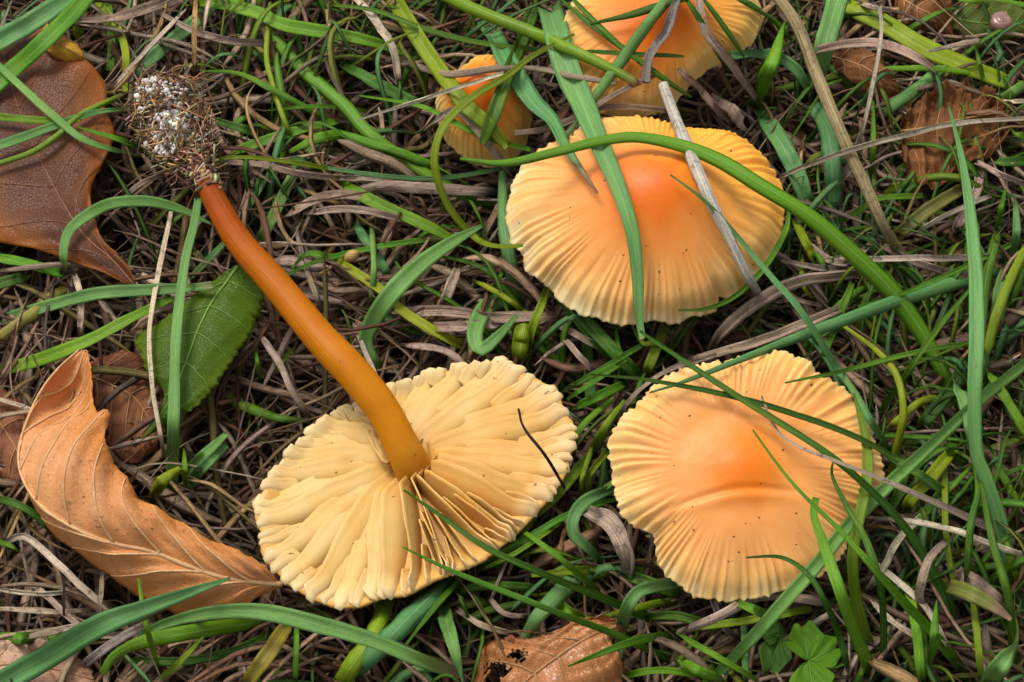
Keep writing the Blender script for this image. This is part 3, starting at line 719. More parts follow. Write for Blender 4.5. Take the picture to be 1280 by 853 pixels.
M_DECAY = mat_leaf('decayed pinkish leaf', (0.46, 0.29, 0.20), (0.38, 0.20, 0.12), (0.42, 0.27, 0.19), 0.9, 0.75, dark=(0.05, 0.03, 0.02))
M_DKRED = mat_leaf('dark red leaf', (0.13, 0.045, 0.022), (0.22, 0.085, 0.035), (0.18, 0.06, 0.025), 0.6, 0.6)
M_OLIVE = mat_leaf('olive leaf', (0.06, 0.095, 0.012), (0.085, 0.12, 0.015), (0.09, 0.11, 0.015), 0.3, 0.45, transl=0.15)

leaf('curled_leaf', [(352,731,15),(286,724,19),(238,709,21),(190,690,22),(143,680,23),(102,665,24),(61,641,24),(37,615,23),(24,583,21),(26,550,20),(44,502,19),(70,464,18),(100,437,16)],
     [(350,733,14),(323,746,14),(312,756,13),(286,776,11),(235,772,11),(190,754,12),(153,733,13),(116,706,14),(73,674,15),(50,645,14),(34,600,13),(50,555,10),(75,505,9),(95,470,9),(103,445,12)],
     [(350,729,15),(335,712,19),(306,692,21),(268,677,22),(232,657,23),(205,640,25),(176,624,26),(160,600,27),(143,578,29),(131,546,31),(137,517,31),(120,512,27),(115,497,25),(114,475,23),(112,456,21),(108,438,18)],
     M_TAN, 'curled tan beech leaf with raised veins lying beside the gilled cap', M_TANV, nv=120, nu=18, pleat=0.0016, npl=10, slope=0.22, bulge=0.0028, veins=9, vr=0.00030, mr=0.00055, seed=1, teeth=0.0002, teethn=27, bulgev=([0, .55, .70, .77, .84, .93, 1], [.002, .003, .002, -.004, -.008, -.008, -.001]))
leaf('brown_leaf', [(168,357,15),(140,325,16),(102,290,16),(61,221,15),(25,140,14),(2,60,12)],
     [(166,358,15),(120,338,15),(62,318,14),(18,306,14),(-30,290,12),(-55,215,11),(-50,130,11),(-30,70,10),(0,50,10)],
     [(169,355,15),(156,328,17),(129,300,17),(117,268,16),(114,235,16),(129,204,15),(143,165,15),(131,136,15),(132,105,15),(104,72,17),(68,40,15),(30,30,13)],
     M_OAK, 'smooth red-brown leaf with orange lobed edge lying flat beside the soil-clotted stem base', M_OAKV, nv=70, nu=18, pleat=0.0004, npl=6, slope=0.14, bulge=0.0012, veins=5, vr=0.00012, mr=0.00028, seed=2)
leaf('green_leaf', [(297,333,18),(284,352,18),(265,378,18),(248,412,18),(232,455,17),(214,498,16),(180,547,13)],
     [(293,333,18),(268,350,17),(238,374,16),(198,404,15),(170,420,14),(176,442,15),(184,466,15),(203,488,15),(203,505,15),(180,546,13)],
     [(301,334,17),(326,354,16),(328,376,16),(313,416,16),(289,453,16),(269,484,16),(240,512,16),(222,514,16),(196,540,13)],
     M_GREENL, 'fresh green toothed leaf lying under the orange stem', M_GREENV, nv=90, nu=14, pleat=0.0005, npl=7, slope=0.12, bulge=0.0012, veins=5, vr=0.00012, mr=0.00030, seed=3, teeth=0.0005, teethn=24)
leaf('rotting_leaf', [(775,782,14),(735,797,16),(690,826,15),(645,862,12),(600,905,8)],
     [(770,776,14),(740,773,14),(708,781,14),(676,796,13),(640,800,11),(607,806,9),(592,850,7),(570,900,5)],
     [(779,790,13),(766,806,13),(778,832,12),(772,870,10),(740,905,8),(690,930,6),(610,925,6)],
     M_RUST, 'wet rust-brown rotting leaf with dark spots and holes', M_RUSTV, nv=80, nu=20, pleat=0.0016, npl=5, slope=0.15, bulge=0.0022, rough=0.0016, veins=5, vr=0.00022, mr=0.0004, seed=4, holes=[(622,835,16,11),(648,818,12,7),(615,850,10,9)])
leaf('crumpled_leaf', [(1125,165,12),(1160,160,15),(1200,150,15),(1256,140,11)],
     [(1125,160,12),(1140,132,13),(1176,109,13),(1217,104,12),(1257,135,11)],
     [(1126,172,11),(1132,205,12),(1160,236,13),(1186,226,12),(1200,212,11),(1254,178,10),(1259,145,10)],
     M_RUSSET, 'crumpled russet leaf under the pale horizontal straw', M_RUSTV, nv=60, nu=16, pleat=0.0009, npl=4, slope=0.2, bulge=-0.002, rough=0.0024, veins=4, vr=0.00013, mr=0.00035, seed=5)
leaf('torn_leaf', [(1036,70,10),(1075,82,13),(1100,98,13),(1125,118,9)],
     [(1038,66,10),(1060,58,11),(1095,70,12),(1115,92,11),(1126,113,9)],
     [(1036,74,9),(1055,96,11),(1085,118,10),(1108,126,9),(1124,121,8)],
     M_RUSSET, 'small torn russet leaf lying beside the mottled stalk', M_RUSTV, nv=44, nu=12, pleat=0.0016, npl=4, slope=0.2, bulge=0.002, rough=0.0009, veins=3, vr=0.00018, mr=0.0003, seed=6)
leaf('torn_leaf', [(1120,-6,10),(1150,12,12),(1175,25,11),(1192,46,8)],
     [(1128,-20,9),(1160,-15,11),(1186,0,11),(1190,30,8)],
     [(1118,2,10),(1122,25,9),(1140,40,8),(1168,40,8),(1190,48,7)],
     M_RUSSET, 'folded ochre leaf scrap above the broad olive blade', M_RUSTV, nv=40, nu=12, pleat=0.0014, npl=3, slope=0.2, bulge=0.0015, rough=0.0008, veins=3, vr=0.00018, mr=0.0003, seed=7)
leaf('torn_leaf', [(108,470,8),(140,482,9),(170,500,8),(200,545,6)],
     [(112,452,7),(150,440,7),(185,450,7),(205,490,6),(208,540,5)],
     [(106,490,8),(118,525,8),(140,560,7),(165,580,6),(196,560,5)],
     M_DKRED, 'torn reddish leaf with holes between the curled leaf and the green leaf', M_RUSTV, nv=60, nu=16, pleat=0.001, npl=5, slope=0.2, bulge=0.001, rough=0.0009, veins=4, vr=0.00016, mr=0.0003, seed=8, holes=[(128,538,7,6),(170,550,8,6),(150,480,10,5)])
leaf('torn_leaf', [(-30,500,8),(0,530,8),(25,570,8),(40,610,6)],
     [(-25,480,6),(10,490,7),(40,520,6),(48,590,5)],
     [(-40,520,6),(-20,570,6),(5,605,6),(36,618,5)],
     M_DKRED, 'dark red decayed leaf half under the curled leaf', M_RUSTV, nv=44, nu=12, pleat=0.0008, npl=4, slope=0.2, bulge=0.001, rough=0.0008, veins=3, vr=0.00016, mr=0.0003, seed=9)
leaf('rotting_leaf', [(-30,835,7),(20,830,9),(60,835,9),(118,850,6)],
     [(-25,800,6),(20,800,8),(70,805,7),(115,838,5)],
     [(-35,880,4),(20,885,6),(70,880,6),(120,862,5)],
     M_DECAY, 'pale pinkish rotted leaf with dark pores under the broad blade', M_RUSTV, nv=50, nu=16, pleat=0.0008, npl=5, slope=0.2, bulge=0.0012, rough=0.001, veins=3, vr=0.00016, mr=0.0003, seed=10)
leaf('green_leaf', [(1185,20,9),(1215,28,10),(1250,30,10),(1300,28,7)],
     [(1184,10,8),(1215,4,9),(1260,4,9),(1300,18,7)],
     [(1186,34,8),(1215,46,9),(1250,50,8),(1300,42,6)],
     M_OLIVE, 'dull olive leaf lying under the small brown shell', M_GREENV, nv=40, nu=10, pleat=0.0004, npl=5, slope=0.2, bulge=0.001, veins=4, vr=0.00012, mr=0.00025, seed=11)

M_YEL = mat_leaf('mustard leaf', (0.46, 0.20, 0.012), (0.40, 0.24, 0.02), (0.42, 0.15, 0.01), 0.3, 0.5)
leaf('torn_leaf', [(52,40,19),(70,54,20),(86,62,20),(104,72,18)], [(60,30,18),(80,44,19),(96,56,19),(105,68,18)], [(46,48,17),(60,66,18),(82,77,17),(103,75,17)],
     M_YEL, 'small mustard-yellow leaf scrap on top of the red-brown leaf', M_RUSTV, nv=30, nu=10, pleat=0.0005, npl=3, slope=0.2, bulge=0.0015, veins=2, vr=0.00012, mr=0.0002, seed=12)

# clover: heart-shaped leaflets on thin stalks
M_CLOVER = mat_leaf('clover leaf', (0.075, 0.20, 0.006), (0.10, 0.235, 0.008), (0.10, 0.22, 0.008), 0.04, 0.5, transl=0.25, netscale=2200.0)
M_CLOVER2 = mat_leaf('shaded clover leaf', (0.055, 0.14, 0.016), (0.07, 0.17, 0.018), (0.07, 0.15, 0.016), 0.08, 0.5, transl=0.2, netscale=2200.0)  # darker copy of the clover green, shade put into its colour
def leaflet(root, c, tip, wpx, z, mat, seed, fold=0.0012):
    c, tip = np.array(c, float), np.array(tip, float); d = tip - c; L = np.linalg.norm(d); d /= L; s = np.array([-d[1], d[0]])
    n, k = 22, 9; u = np.linspace(0, 1, n); g = np.random.default_rng(seed)
    halfw = wpx / 2 * np.sin(np.pi * np.clip(u, 0, 1) ** 0.85 * 0.72 + 0.06)
    V = []; UV = []
    for i in range(n):
        for j in range(-k, k + 1):
            f = j / k
            af = abs(f); notch = L * (0.17 * (1 - af / 0.5) ** 2 if af < 0.5 else 0.5 * ((af - 0.5) / 0.5) ** 2.2)
            p = c + d * (u[i] * (L - notch * u[i] ** 2)) + s * f * halfw[i]
            w = at(p[0], p[1], z + 0.5 * math.sin(u[i] * 3)); w.z += fold * (abs(f) - 0.3) * math.sin(min(1, u[i] * 1.4) * 1.6) + 0.0002 * math.sin(9 * f + 7 * u[i] + seed)
            V.append(list(w)); UV.append((abs(f) * 0.8, u[i]))
    K = 2 * k + 1; V = np.array(V); idx = np.arange(n * K).reshape(n, K); q = np.stack([idx[:-1, :-1], idx[1:, :-1], idx[1:, 1:], idx[:-1, 1:]], -1).reshape(-1, 4)
    B = V.copy(); B[:, 2] -= 0.0002
    rim = np.concatenate([idx[0], idx[1:, -1], idx[-1, -2::-1], idx[-2:0:-1, 0]]); qr = np.stack([rim, np.roll(rim, -1), np.roll(rim, -1) + len(V), rim + len(V)], -1)
    lf = child('leaflet', mesh('leaflet', np.vstack([V, B]), np.vstack([q, (q + len(V))[:, ::-1], qr]), np.vstack([UV, UV])), mat, root)
    mid = V.reshape(n, K, 3)[:, k]; mid = mid[:int(n * 0.95)] + [0, 0, 0.00012]
    Vt, qq, uv, tr = tube(mid, 0.00012 * np.linspace(1, .3, len(mid)), 6); child('midrib', mesh('midrib', Vt, qq, uv, tris=tr), M_GREENV, lf)
def clover(c, tips, z, mat, label, seed, base):
    root = thing('clover', at(base[0], base[1], 0), label, 'clover')
    for i, (t, w) in enumerate(tips): leaflet(root, c, t, w, z + 0.5 * i, mat, seed + i)
    V, q, uv, tr = tube(spline([list(at(c[0], c[1], z - 0.2)), list(at((c[0] + base[0]) / 2, (c[1] + base[1]) / 2, z * 0.55)), list(at(base[0], base[1], 0))], 16), 0.00035, 8)
    child('stalk', mesh('stalk', V, q, uv, tris=tr), M_GREENV, root)
clover((1011, 826), [((1003, 778), 50), ((1052, 806), 46), ((1018, 876), 58)], 15, M_CLOVER, 'bright green clover leaf with notched leaflets in the lower grass', 3, (1005, 845))
clover((975, 795), [((962, 842), 44), ((955, 790), 34)], 11, M_CLOVER2, 'clover leaf in shade-darkened green tucked behind the bright clover', 9, (985, 810))

# little brown shell in the corner, a spiral tube that tightens to its apex
def shell():
    c = at(1252, 30, 13); e = pxm(c); n = 90; t = np.linspace(0, 1, n); a = t * 2 * np.pi * 2.6
    rr = (17 * e) * (1 - t) ** 1.1 * 0.55; C = np.stack([c.x + rr * np.cos(a + 1.0), c.y + rr * 0.9 * np.sin(a + 1.0), c.z + 5.5 * e * t * 2.0], 1)
    V, q, uv, tr = tube(C, np.maximum(9.5 * e * (1 - t) ** 0.8, 1.2 * e), 18, ref=(0, 0, 1.0))
    root = thing('snail_shell', c - Vector((0, 0, 0.0016)), 'small glossy purplish-brown rounded shell lying on the olive leaf', 'shell')
    child('whorl', mesh('whorl', V, q, uv, tris=tr), mat_plain('brown shell', (0.16, 0.075, 0.06), (0.26, 0.13, 0.10), 260.0, 0.25, 0.0001, 0.5), root)
    a = np.linspace(0, 2 * np.pi, 25); p0 = C[0]; ring = np.stack([p0[0] + 9.0 * e * np.cos(a) * 0.5, p0[1] + 0 * a, p0[2] + 9.0 * e * np.sin(a)], 1)
    V, q, uv, tr = tube(ring, 0.9 * e, 6, ref=(0, 1, 0.01), caps=False)
    child('lip', mesh('lip', V, q, uv), mat_plain('shell lip', (0.3, 0.2, 0.15), (0.22, 0.12, 0.1), 300.0, 0.4), root)
shell()
# pale seed in the thatch
def seed_grain(px, py, L, w, ang, c, label):
    p = at(px, py, 12); e = pxm(p); u = np.linspace(0, 1, 16); d = np.array([math.cos(ang), math.sin(ang), 0.1])
    C = np.array(p) + (u - 0.5)[:, None] * d * L * e
    V, q, uv, tr = tube(C, np.sqrt(np.maximum(0.0, np.sin(np.pi * np.clip(u, .02, .98)))) * w * e / 2, 14, ref=(0, 0, 1))
    ob = link('seed', mesh('seed', V, q, uv, tris=tr), mat_plain('seed ' + str(px), c, tuple(x * 0.75 for x in c), 500.0, 0.5), label, 'seed')
seed_grain(440, 320, 20, 15, 0.5, (0.42, 0.26, 0.08), 'plump yellow-brown seed lying in dry thatch')
# ------------------------------------------------------------------ grass blades and straws, each traced one by one
# colour, level (height class), tip (0 start / 1 end / n none) + o when it lies over the caps and leaves, + r round stalk, width(s) px, dried share of the tip | path px | own label
TRACE = '''
B 4 1o 26,27,26,22 0 | -40,75 0,52 55,20 100,-12 | broad blue-green blade crossing over the red-brown leaf's top corner
G 5 1o 24,25,24,20 0 | -25,124 0,103 44,64 85,24 116,-12 | broad bright green blade crossing the red-brown leaf's top
R 3 0o 5,12,14,13,9 0 | 97,26 140,25 180,12 215,2 250,-6 | brown dried blade curling at the top beside the broad green blades
Y 2 1 13 0 | 97,66 98,30 101,-8
G 1 n 10 0 | 136,104 139,55 134,-6
Y 2 0 8,10,9 0 | 157,116 157,62 143,28 116,-6
B 1 n 18 0 | 150,107 204,61 245,27 280,-8
S 3 n 5 0 | 134,119 170,78 237,8
O 4 n 6 0 | 243,94 244,34 246,-6 | thin orange-brown straw rising from the soil-clotted stem base
R 3 0 4,9,10,8,5 0 | 190,12 238,37 282,50 340,55 391,70 430,84
G 3 n 14,18,18,14,6 .06 | 228,3 279,6 323,18 357,33 430,45 490,60 545,84
G 3 n 10,17,18,17,12 0 | 288,-8 340,44 381,88 430,132 461,168 532,218 583,245 630,258
Y 3 nr 7 0 | 338,-6 333,68 340,102 350,136 370,186
G 3 0 2,8,9,8 0 | 250,89 299,92 340,112 391,139 445,170
G 3 0 1,5,5,4 0 | 334,138 400,133 470,141
D 2 0 6,12,12 0 | 262,148 306,163 345,174
G 2 n 13 0 | 277,196 323,180 372,165 435,150
Y 4 0 4,5,6,5 0 | 235,204 316,197 430,214 485,222
R 3 0 5,9,9,6 0 | 272,203 323,206 374,217 430,223 485,228
B 4 1o 8,13,16,15,12,3 0 | 83,345 80,312 92,283 136,256 187,252 231,264 264,280 | arched blue-green blade between the red-brown leaf and the orange stem
B 4 1o 13,12,9,3 0 | -14,188 68,158 119,141 167,136 | pale green blade pointing at the soil clump across the red-brown leaf
G 4 1o 11,10,6 0 | -14,146 50,151 100,150
B 5 0o 8,10,10,7,3 0 | -14,70 27,109 68,146 102,173 150,190 188,198 | dark blue-green blade running diagonally over the red-brown leaf
G 4 0o 2,8,9 0 | 97,159 153,177 195,199
Y 4 nro 7,8,7 .1 | -8,207 41,190 75,167 102,143 156,118 | yellow-green stem curving over the red-brown leaf
B 5 1o 15,16,15,14,12,9 0 | 215,645 216,570 218,500 221,416 231,331 243,280 248,248 | long straight blue-green blade standing across the green toothed leaf
B 2 1 8,8,5 0 | 297,284 318,248 338,214
B 2 1 15,15,12,6 0 | 316,316 340,275 360,231 381,197 408,168
B 2 1 10 0 | 232,355 262,325 300,283
G 2 0 6,13,16,14 0 | 362,190 398,173 445,166
R 3 n 7 0 | 150,252 180,228 218,213
S 4 no 5,7,6,5 0 | 218,236 211,280 197,348 187,416 190,480 194,508 206,572 | thin grey straw running down over the green toothed leaf
Y 4 no 20,21,20,18,12 0 | 487,-10 515,34 546,82 580,129 610,156 634,184 | broad olive blade slanting beside the small buried cap
D 4 n 4,7,7,7,6 0 | 392,3 420,7 471,14 532,37 600,54 675,63 760,65 855,61
Y 5 nro 15,16,16,15,11 .08 | 540,-12 600,15 658,38 726,68 767,88 796,104 | thick yellow-green grass stem with purple joint above the ribbed amber cap
B 6 1o 22,27,27,25,18,11,2 .22 | 591,9 614,44 641,92 665,129 689,153 709,190 747,242 | broad blue-green blade with brown dried tip pointing onto the ribbed amber cap
B 7 1o 30,32,32,28,23,19,17,14,8 .03 | 680,-10 692,31 712,92 733,143 753,190 774,238 790,290 797,340 800,395 804,425 | long broad green blade draped down across the ribbed amber cap
D 4 no 18 0 | 674,-8 655,41 631,102 617,143 603,180
B 6 1o 12,15,15,11,3 0 | 845,-14 801,44 763,95 733,136 706,175 | straight pale blue-green blade crossing the deep orange cap
D 5 no 8 0 | 697,-6 740,31 780,61 821,92 865,122
D 5 no 7 0 | 710,-6 760,44 798,78
D 5 0o 3,10,11 0 | 738,30 794,17 860,-5
D 5 no 6 0 | 730,64 790,68 855,71
R 5 1o 3,8,10,9,8,7 0 | 442,71 505,78 563,92 624,85 675,85 719,95 770,103 | long purplish-brown dry blade crossing above the small buried cap
S 5 0o 2,5,5 0 | 446,151 522,126 629,92 | pale thin straw crossing the small buried cap
Y 6 0o 3,7,9,10,10,10,9,8,4 0 | 718,43 665,71 634,95 590,122 556,156 544,190 546,221 563,262 597,300 626,309 654,307 | thin yellow-green blade bending in a loop past the small buried cap
G 4 0o 2,7,8,6 0 | 449,120 522,133 566,153 607,173 662,188
G 3 n 12 0 | 412,160 454,177 505,194 565,217
B 4 n 4,6,6,5 0 | 376,204 420,212 488,221 549,223 610,214 664,202
G 9 0o 3,11,13,14,16,19,21,22,24,25,24,20,14,9 0 | 575,199 631,204 692,190 743,177 794,170 850,180 901,200 952,231 1003,262 1050,300 1108,355 1149,409 1173,450 1190,484 1196,515 1188,545 1178,580 | long bright green blade arching over the ribbed amber cap
G 3 n 15,16,15,8 0 | 414,225 471,255 539,286 588,314
R 3 n 15 0 | 414,253 471,235 539,235 628,238
R 3 n 8 0 | 414,221 470,224 510,228
B 3 1 20,19,17,9 0 | 650,400 638,331 630,280 628,212
D 2 n 16 0 | 422,80 488,116 537,139
R 5 no 7,10,10,9,8 0 | 642,167 678,163 716,150 743,136 787,134 832,138 | grey-brown dry strip curving along the back of the ribbed amber cap
R 5 no 7 0 | 704,172 746,133 787,109 825,92
K 7 no 8,12,12,11 0 | 848,-12 831,41 811,75 806,104 | dark grey dead stalk leaning over the deep orange cap
R 4 no 9 0 | 530,165 566,139 590,156 617,190 640,222
S 3 n 10 0 | 438,-6 464,20 488,58 499,116
T 6 nr 15,16,16,15,15,13 0 | 964,-14 996,31 1020,92 1054,173 1081,231 1108,290 1132,326 | thick mottled olive-brown stalk leaning beside the ribbed amber cap
B 4 1 20,24,28,26 0 | 1009,130 1023,85 1034,44 1050,-12
B 3 0 18,22,21,14 0 | 1015,130 1034,163 1040,211 1043,280
G 5 1 13,18,20,13,2 0 | 950,142 955,102 966,75 981,28 | pointed folded green leaf tip beside the mottled stalk
B 3 n 20,24,22,16 0 | 950,140 976,180 996,218 1015,268
B 4 no 10,14,14,10 0 | 912,70 962,70 996,88 1012,122
D 5 no 8 0 | 855,-4 884,41 911,92
D 5 no 7 0 | 878,-4 908,37 938,80
D 4 no 8 0 | 917,-5 962,20 996,55
Y 2 n 24,26,26,24,20 0 | 1034,-6 1105,31 1156,61 1217,88 1285,114 | very broad olive blade lying low over the russet leaf scraps
B 3 n 16 0 | 1218,62 1173,88 1139,116 1092,149
G 4 0 3,8,8,8,7 0 | 1032,106 1088,90 1139,85 1207,90 1290,107
G 5 n 10 0 | 1178,-5 1230,1 1292,8
G 4 0 2,5,5 0 | 1189,23 1224,27 1292,47
G 4 0 2,8,8,7 0 | 1214,36 1227,95 1238,150 1226,206
B 8 0o 2,9,14,18,20,20,18,18,18,16,14 0 | 1186,134 1200,190 1210,252 1214,290 1219,348 1220,416 1217,484 1219,563 1231,597 1248,648 1265,716 1284,790 | tall upright blue-green blade with fine point beside the arching blade
G 3 0 3,8,8 0 | 1091,126 1091,177 1088,234
S 6 0o 4,5,5,5,4 0 | 1100,8 1102,44 1091,102 1081,150 1071,180 1054,218 1018,264 | thin pale straw bending past the mottled stalk
S 7 no 6,7,7,6 0 | 979,220 1054,190 1139,167 1190,156 1295,148 | thin pale straw lying across the mottled stalk and russet leaf
R 5 n 7,11,13,13,11,8,3 0 | 980,80 1027,61 1081,54 1129,65 1173,95 1207,143 1234,180 1260,206 | arched purplish-grey dry blade over the russet leaf
R 6 n 3,6,7,12,11,8,6 0 | 1040,22 1071,68 1102,119 1139,146 1176,180 1224,207 1295,237
R 4 n 8 0 | 1058,1 1098,12 1129,15 1170,12 1193,31 1212,54
R 5 0 3,9,8 0 | 1161,64 1207,54 1262,43
R 6 no 9,12,11,8 0 | 869,-10 884,44 911,78 945,124
R 5 no 9 0 | 848,86 884,122 911,154
R 4 n 16 0 | 892,116 913,138 934,162
W 8 0or 13,15,16,15,14,13,9 0 | 829,106 845,150 868,205 890,255 912,298 935,345 952,374 | pale grey weathered stalk lying down across the ribbed amber cap
G 3 n 8 0 | 1042,284 1081,258 1102,248 1170,245
X 3 n 16,18,14 0 | 1111,301 1166,258 1209,233
R 3 n 12 0 | 1225,207 1217,245 1188,294
B 3 n 14 0 | 1290,99 1241,136 1215,174
G 3 n 10 0 | 1245,154 1295,180
D 2 n 12 0 | 1230,200 1258,204 1292,200
S 4 n 6 0 | 1226,142 1244,129 1292,127
G 3 1 8 0 | 1243,294 1258,232
B 3 1 12 0 | 1260,336 1270,290 1268,242
D 3 1 10 0 | 1181,222 1173,178
B 4 1o 14,16,16,15,10 .07 | -14,406 54,385 119,368 190,363 238,361 266,357 | green blade with browned tip reaching the green toothed leaf
G 4 1o 16,18,17,15,9 0 | -14,468 51,450 112,426 163,399 215,373 | broad green blade passing above the curled tan leaf
G 3 n 13 0 | -14,321 34,331 88,346
D 2 n 15 0 | -14,360 10,352 38,344
R 3 n 7 0 | -14,339 68,331 136,334 194,342
S 3 n 8 0 | 90,336 102,368 102,422
X 2 n 16 0 | -14,432 34,399 97,349
G 3 0 3,7,8,7,6 0 | 346,350 394,328 420,321 488,307 563,297 630,291
G 3 0 3,8,7 0 | 365,335 388,317 434,330
D 2 1 14,14,12,5 0 | 267,490 306,508 347,521 388,527
R 4 n 9 0 | 318,411 350,453 371,498 392,527
R 3 n 6 0 | 132,522 163,516 200,508
R 2 n 7 0 | 370,277 381,331 406,398
G 2 1 8 0 | 328,480 348,456 369,433
G 2 1 6 0 | 327,480 322,455 319,430
B 3 1 14,14,7 0 | 233,593 260,565 284,543
S 3 n 6 0 | -8,500 15,505 38,509
B 4 0 3,14,20,24,25,22,15,11 0 | 606,280 559,307 522,334 485,372 461,409 457,433 471,457 494,476 | wide blue-green blade arching back behind the gilled cap
Y 3 n 13 0 | 406,315 420,326 471,360 505,392 556,423 600,445
B 3 n 8 0 | 464,277 468,331 463,386
B 2 n 12 0 | 442,277 470,320 490,351
B 4 1 10,18,22,22,18,12,4 0 | 656,391 631,377 607,385 593,416 600,438 624,419 646,394 | short green blade curled into a loop behind the gilled cap
Y 3 1 12,12,8 0 | 654,453 668,406 688,350
Y 2 nr 22 0 | 648,450 652,420 656,390 | thick pale green stem base behind the gilled cap
R 3 n 14 0 | 483,392 556,389 624,397 720,397
R 3 n 13 0 | 533,409 590,409 628,407
R 3 n 13 0 | 551,386 562,360 572,335
D 3 1 12,12,8 0 | 796,487 763,447 726,406 693,366
D 3 n 17 0 | 714,377 743,413 787,460 808,480
D 1 n 14 0 | 732,405 736,467 741,522
G 4 n 7 0 | 703,489 743,467 794,436 834,413
G 4 n 7 0 | 709,500 760,465 794,443
G 3 n 12 0 | 716,512 743,498 784,479
G 3 n 8 0 | 715,574 726,535 774,492
D 7 0o 2,5,7,8,8,7 0 | 738,468 817,476 926,498 1000,520 1069,546 1124,576 | thin dark green blade crossing the upper part of the flat peach cap
G 4 0 2,8,8 0 | 769,399 774,443 788,494
Y 4 0 3,8,7 0 | 790,407 804,430 821,430 854,449
Y 3 n 13 0 | 836,403 821,433 806,474
R 6 no 5,6,6,6,5 0 | 772,528 787,501 818,474 850,457 880,449 908,439 | thin reddish-brown straw curving round the back rim of the flat peach cap
Y 4 1 14,14,11,6 0 | 738,575 760,532 782,501
G 3 1 6 0 | 608,378 625,345 640,314
Y 3 n 7 0 | 591,349 625,368 658,391
Z 8 0o 2,4,4,3 0 | 648,511 655,535 682,570 700,600 714,624 | thin black rootlet lying curved on the cream gills
B 8 0o 2,5,7,9,9,10,10,9 0 | 838,219 875,246 902,273 933,310 967,351 1000,389 1047,464 1068,494 1108,562 1128,596 | narrow green blade slanting from the ribbed amber cap to the flat peach cap
G 6 0o 4,8,8,8,6,2 0 | 985,258 981,290 954,336 918,370 882,386 848,388 | narrow green blade hugging the front rim of the ribbed amber cap
B 7 0o 2,7,10,14,16,18,18,18 0 | 812,491 850,479 918,453 996,423 1088,389 1156,365 1224,345 1305,325 | long straight green blade crossing the back of the flat peach cap
R 4 n 12,16,17,15,12 0 | 882,446 904,413 952,375 1003,351 1078,342 | wide pale grey-brown dry blade bending between the two large caps
R 4 no 12 0 | 846,457 911,440 979,416 1027,396 1075,377
S 4 0 4,8,7 0 | 977,327 1020,334 1075,339
S 4 n 8 0 | 1031,324 1122,324 1224,321 1262,321
R 4 n 5 0 | 963,380 996,375 1033,386
Y 3 n 11 0 | 990,274 1010,310 1018,332
Y 4 n 5 0 | 1003,318 1003,355 1018,377
G 3 n 10 0 | 1092,352 1054,379 1023,413 998,450
G 3 n 10 0 | 1069,345 1040,416 1022,463
G 5 0o 2,6,7,7,6 0 | 981,479 1054,464 1136,443 1207,431 1295,430
Y 5 0 5,9,10,10,9 0 | 1055,407 1095,436 1122,470 1130,518 1118,575 1108,630
Y 7 0o 2,11,15,14,13,14,15,16,15 0 | 1067,492 1080,542 1084,592 1073,654 1066,701 1073,760 1097,850 | twisted bright yellow-green blade standing in front of the flat peach cap
B 6 no 15,16,17,17,18,18,17,15 0 | 1295,443 1224,498 1163,555 1110,605 1061,655 1020,706 979,753 935,801 888,850 | long blue-green blade passing diagonally over the edge of the flat peach cap
G 5 1 8,8,8,4 0 | 1086,536 1139,457 1173,409 1212,362
G 5 0 3,6,7,7 0 | 1072,383 1132,365 1190,341 1241,317 1290,293
D 4 n 14 0 | 1252,276 1234,341 1227,416 1235,488
Y 4 n 14 0 | 1290,296 1258,365 1241,416 1233,464
B 3 n 20 0 | 1256,336 1248,375 1240,414
G 4 n 14 0 | 1229,457 1258,504 1290,556
D 2 n 18 0 | 1212,440 1190,484 1144,541
Y 3 n 10 0 | 1184,497 1149,504 1106,541
B 5 n 18 0 | 1191,474 1210,518 1220,575
S 8 0o 2,3,4,5,7,9,11,12 0 | 952,496 968,534 992,556 1034,573 1088,594 1156,624 1224,655 1300,691 | pale straw with hair-thin end lying on the flat peach cap
B 7 1o 30,32,31,28,22,14,3 0 | -14,860 51,825 119,784 187,757 238,740 288,723 | broad blue-green blade lying over the lower edge of the curled tan leaf
G 5 0o 10,16,19,19,17,12 0 | 129,842 143,821 177,804 238,791 306,781 358,776
B 6 no 9,14,18,20,22,22,20,18,15 .1 | 170,800 204,781 255,767 306,763 357,770 408,784 430,790 471,804 522,825 575,843 | long blue-green blade with brown-spotted end below the gilled cap
K 4 n 12 0 | 74,857 136,808 194,774
G 4 n 16 0 | -14,798 51,798 98,793
G 7 0o 3,7,7,6 0 | 173,723 180,767 190,811 202,850
Y 5 1 8,8,4 0 | 188,858 221,832 254,796
X 4 n 20 0 | 362,778 333,821 306,860
G 3 n 7 0 | 371,778 370,820 369,858
D 3 n 10 0 | -10,621 34,636 73,670
G 4 1 8,7,2 0 | -8,675 10,681 25,690
S 4 n 9 0 | -8,689 31,670 75,709 112,743 149,772 | bent tan straw lying under the curled tan leaf
Z 4 n 3 0 | 80,682 80,740 80,794
R 4 n 6 0 | 129,710 126,750 121,786
Y 4 1 14,17,8 0 | 182,628 204,600 226,586
B 3 1 10,14,9 0 | 233,611 255,583 282,556
G 3 1 9 0 | 231,618 231,590 230,560
D 2 n 12 0 | 160,826 238,825 306,808 350,785
Y 3 n 20,23,24,22 0 | 488,738 464,794 440,832 420,860
B 4 n 24,26,25,20 0 | 568,719 522,760 485,798 436,846
G 5 1 7,7,3 0 | 592,708 549,753 507,806
B 4 1 16,19,15,2 0 | 550,740 555,765 563,794 578,852
D 8 0o 2,6,8,9,10,12,12 0 | 505,613 556,648 610,685 678,716 736,740 794,764 855,790 | dark green blade with its fine tip resting on the gills
G 8 0o 2,6,8,9,9,9 0 | 503,684 570,716 638,743 699,767 780,798 860,837 | slim bright green blade with its tip on the lower rim of the gilled cap
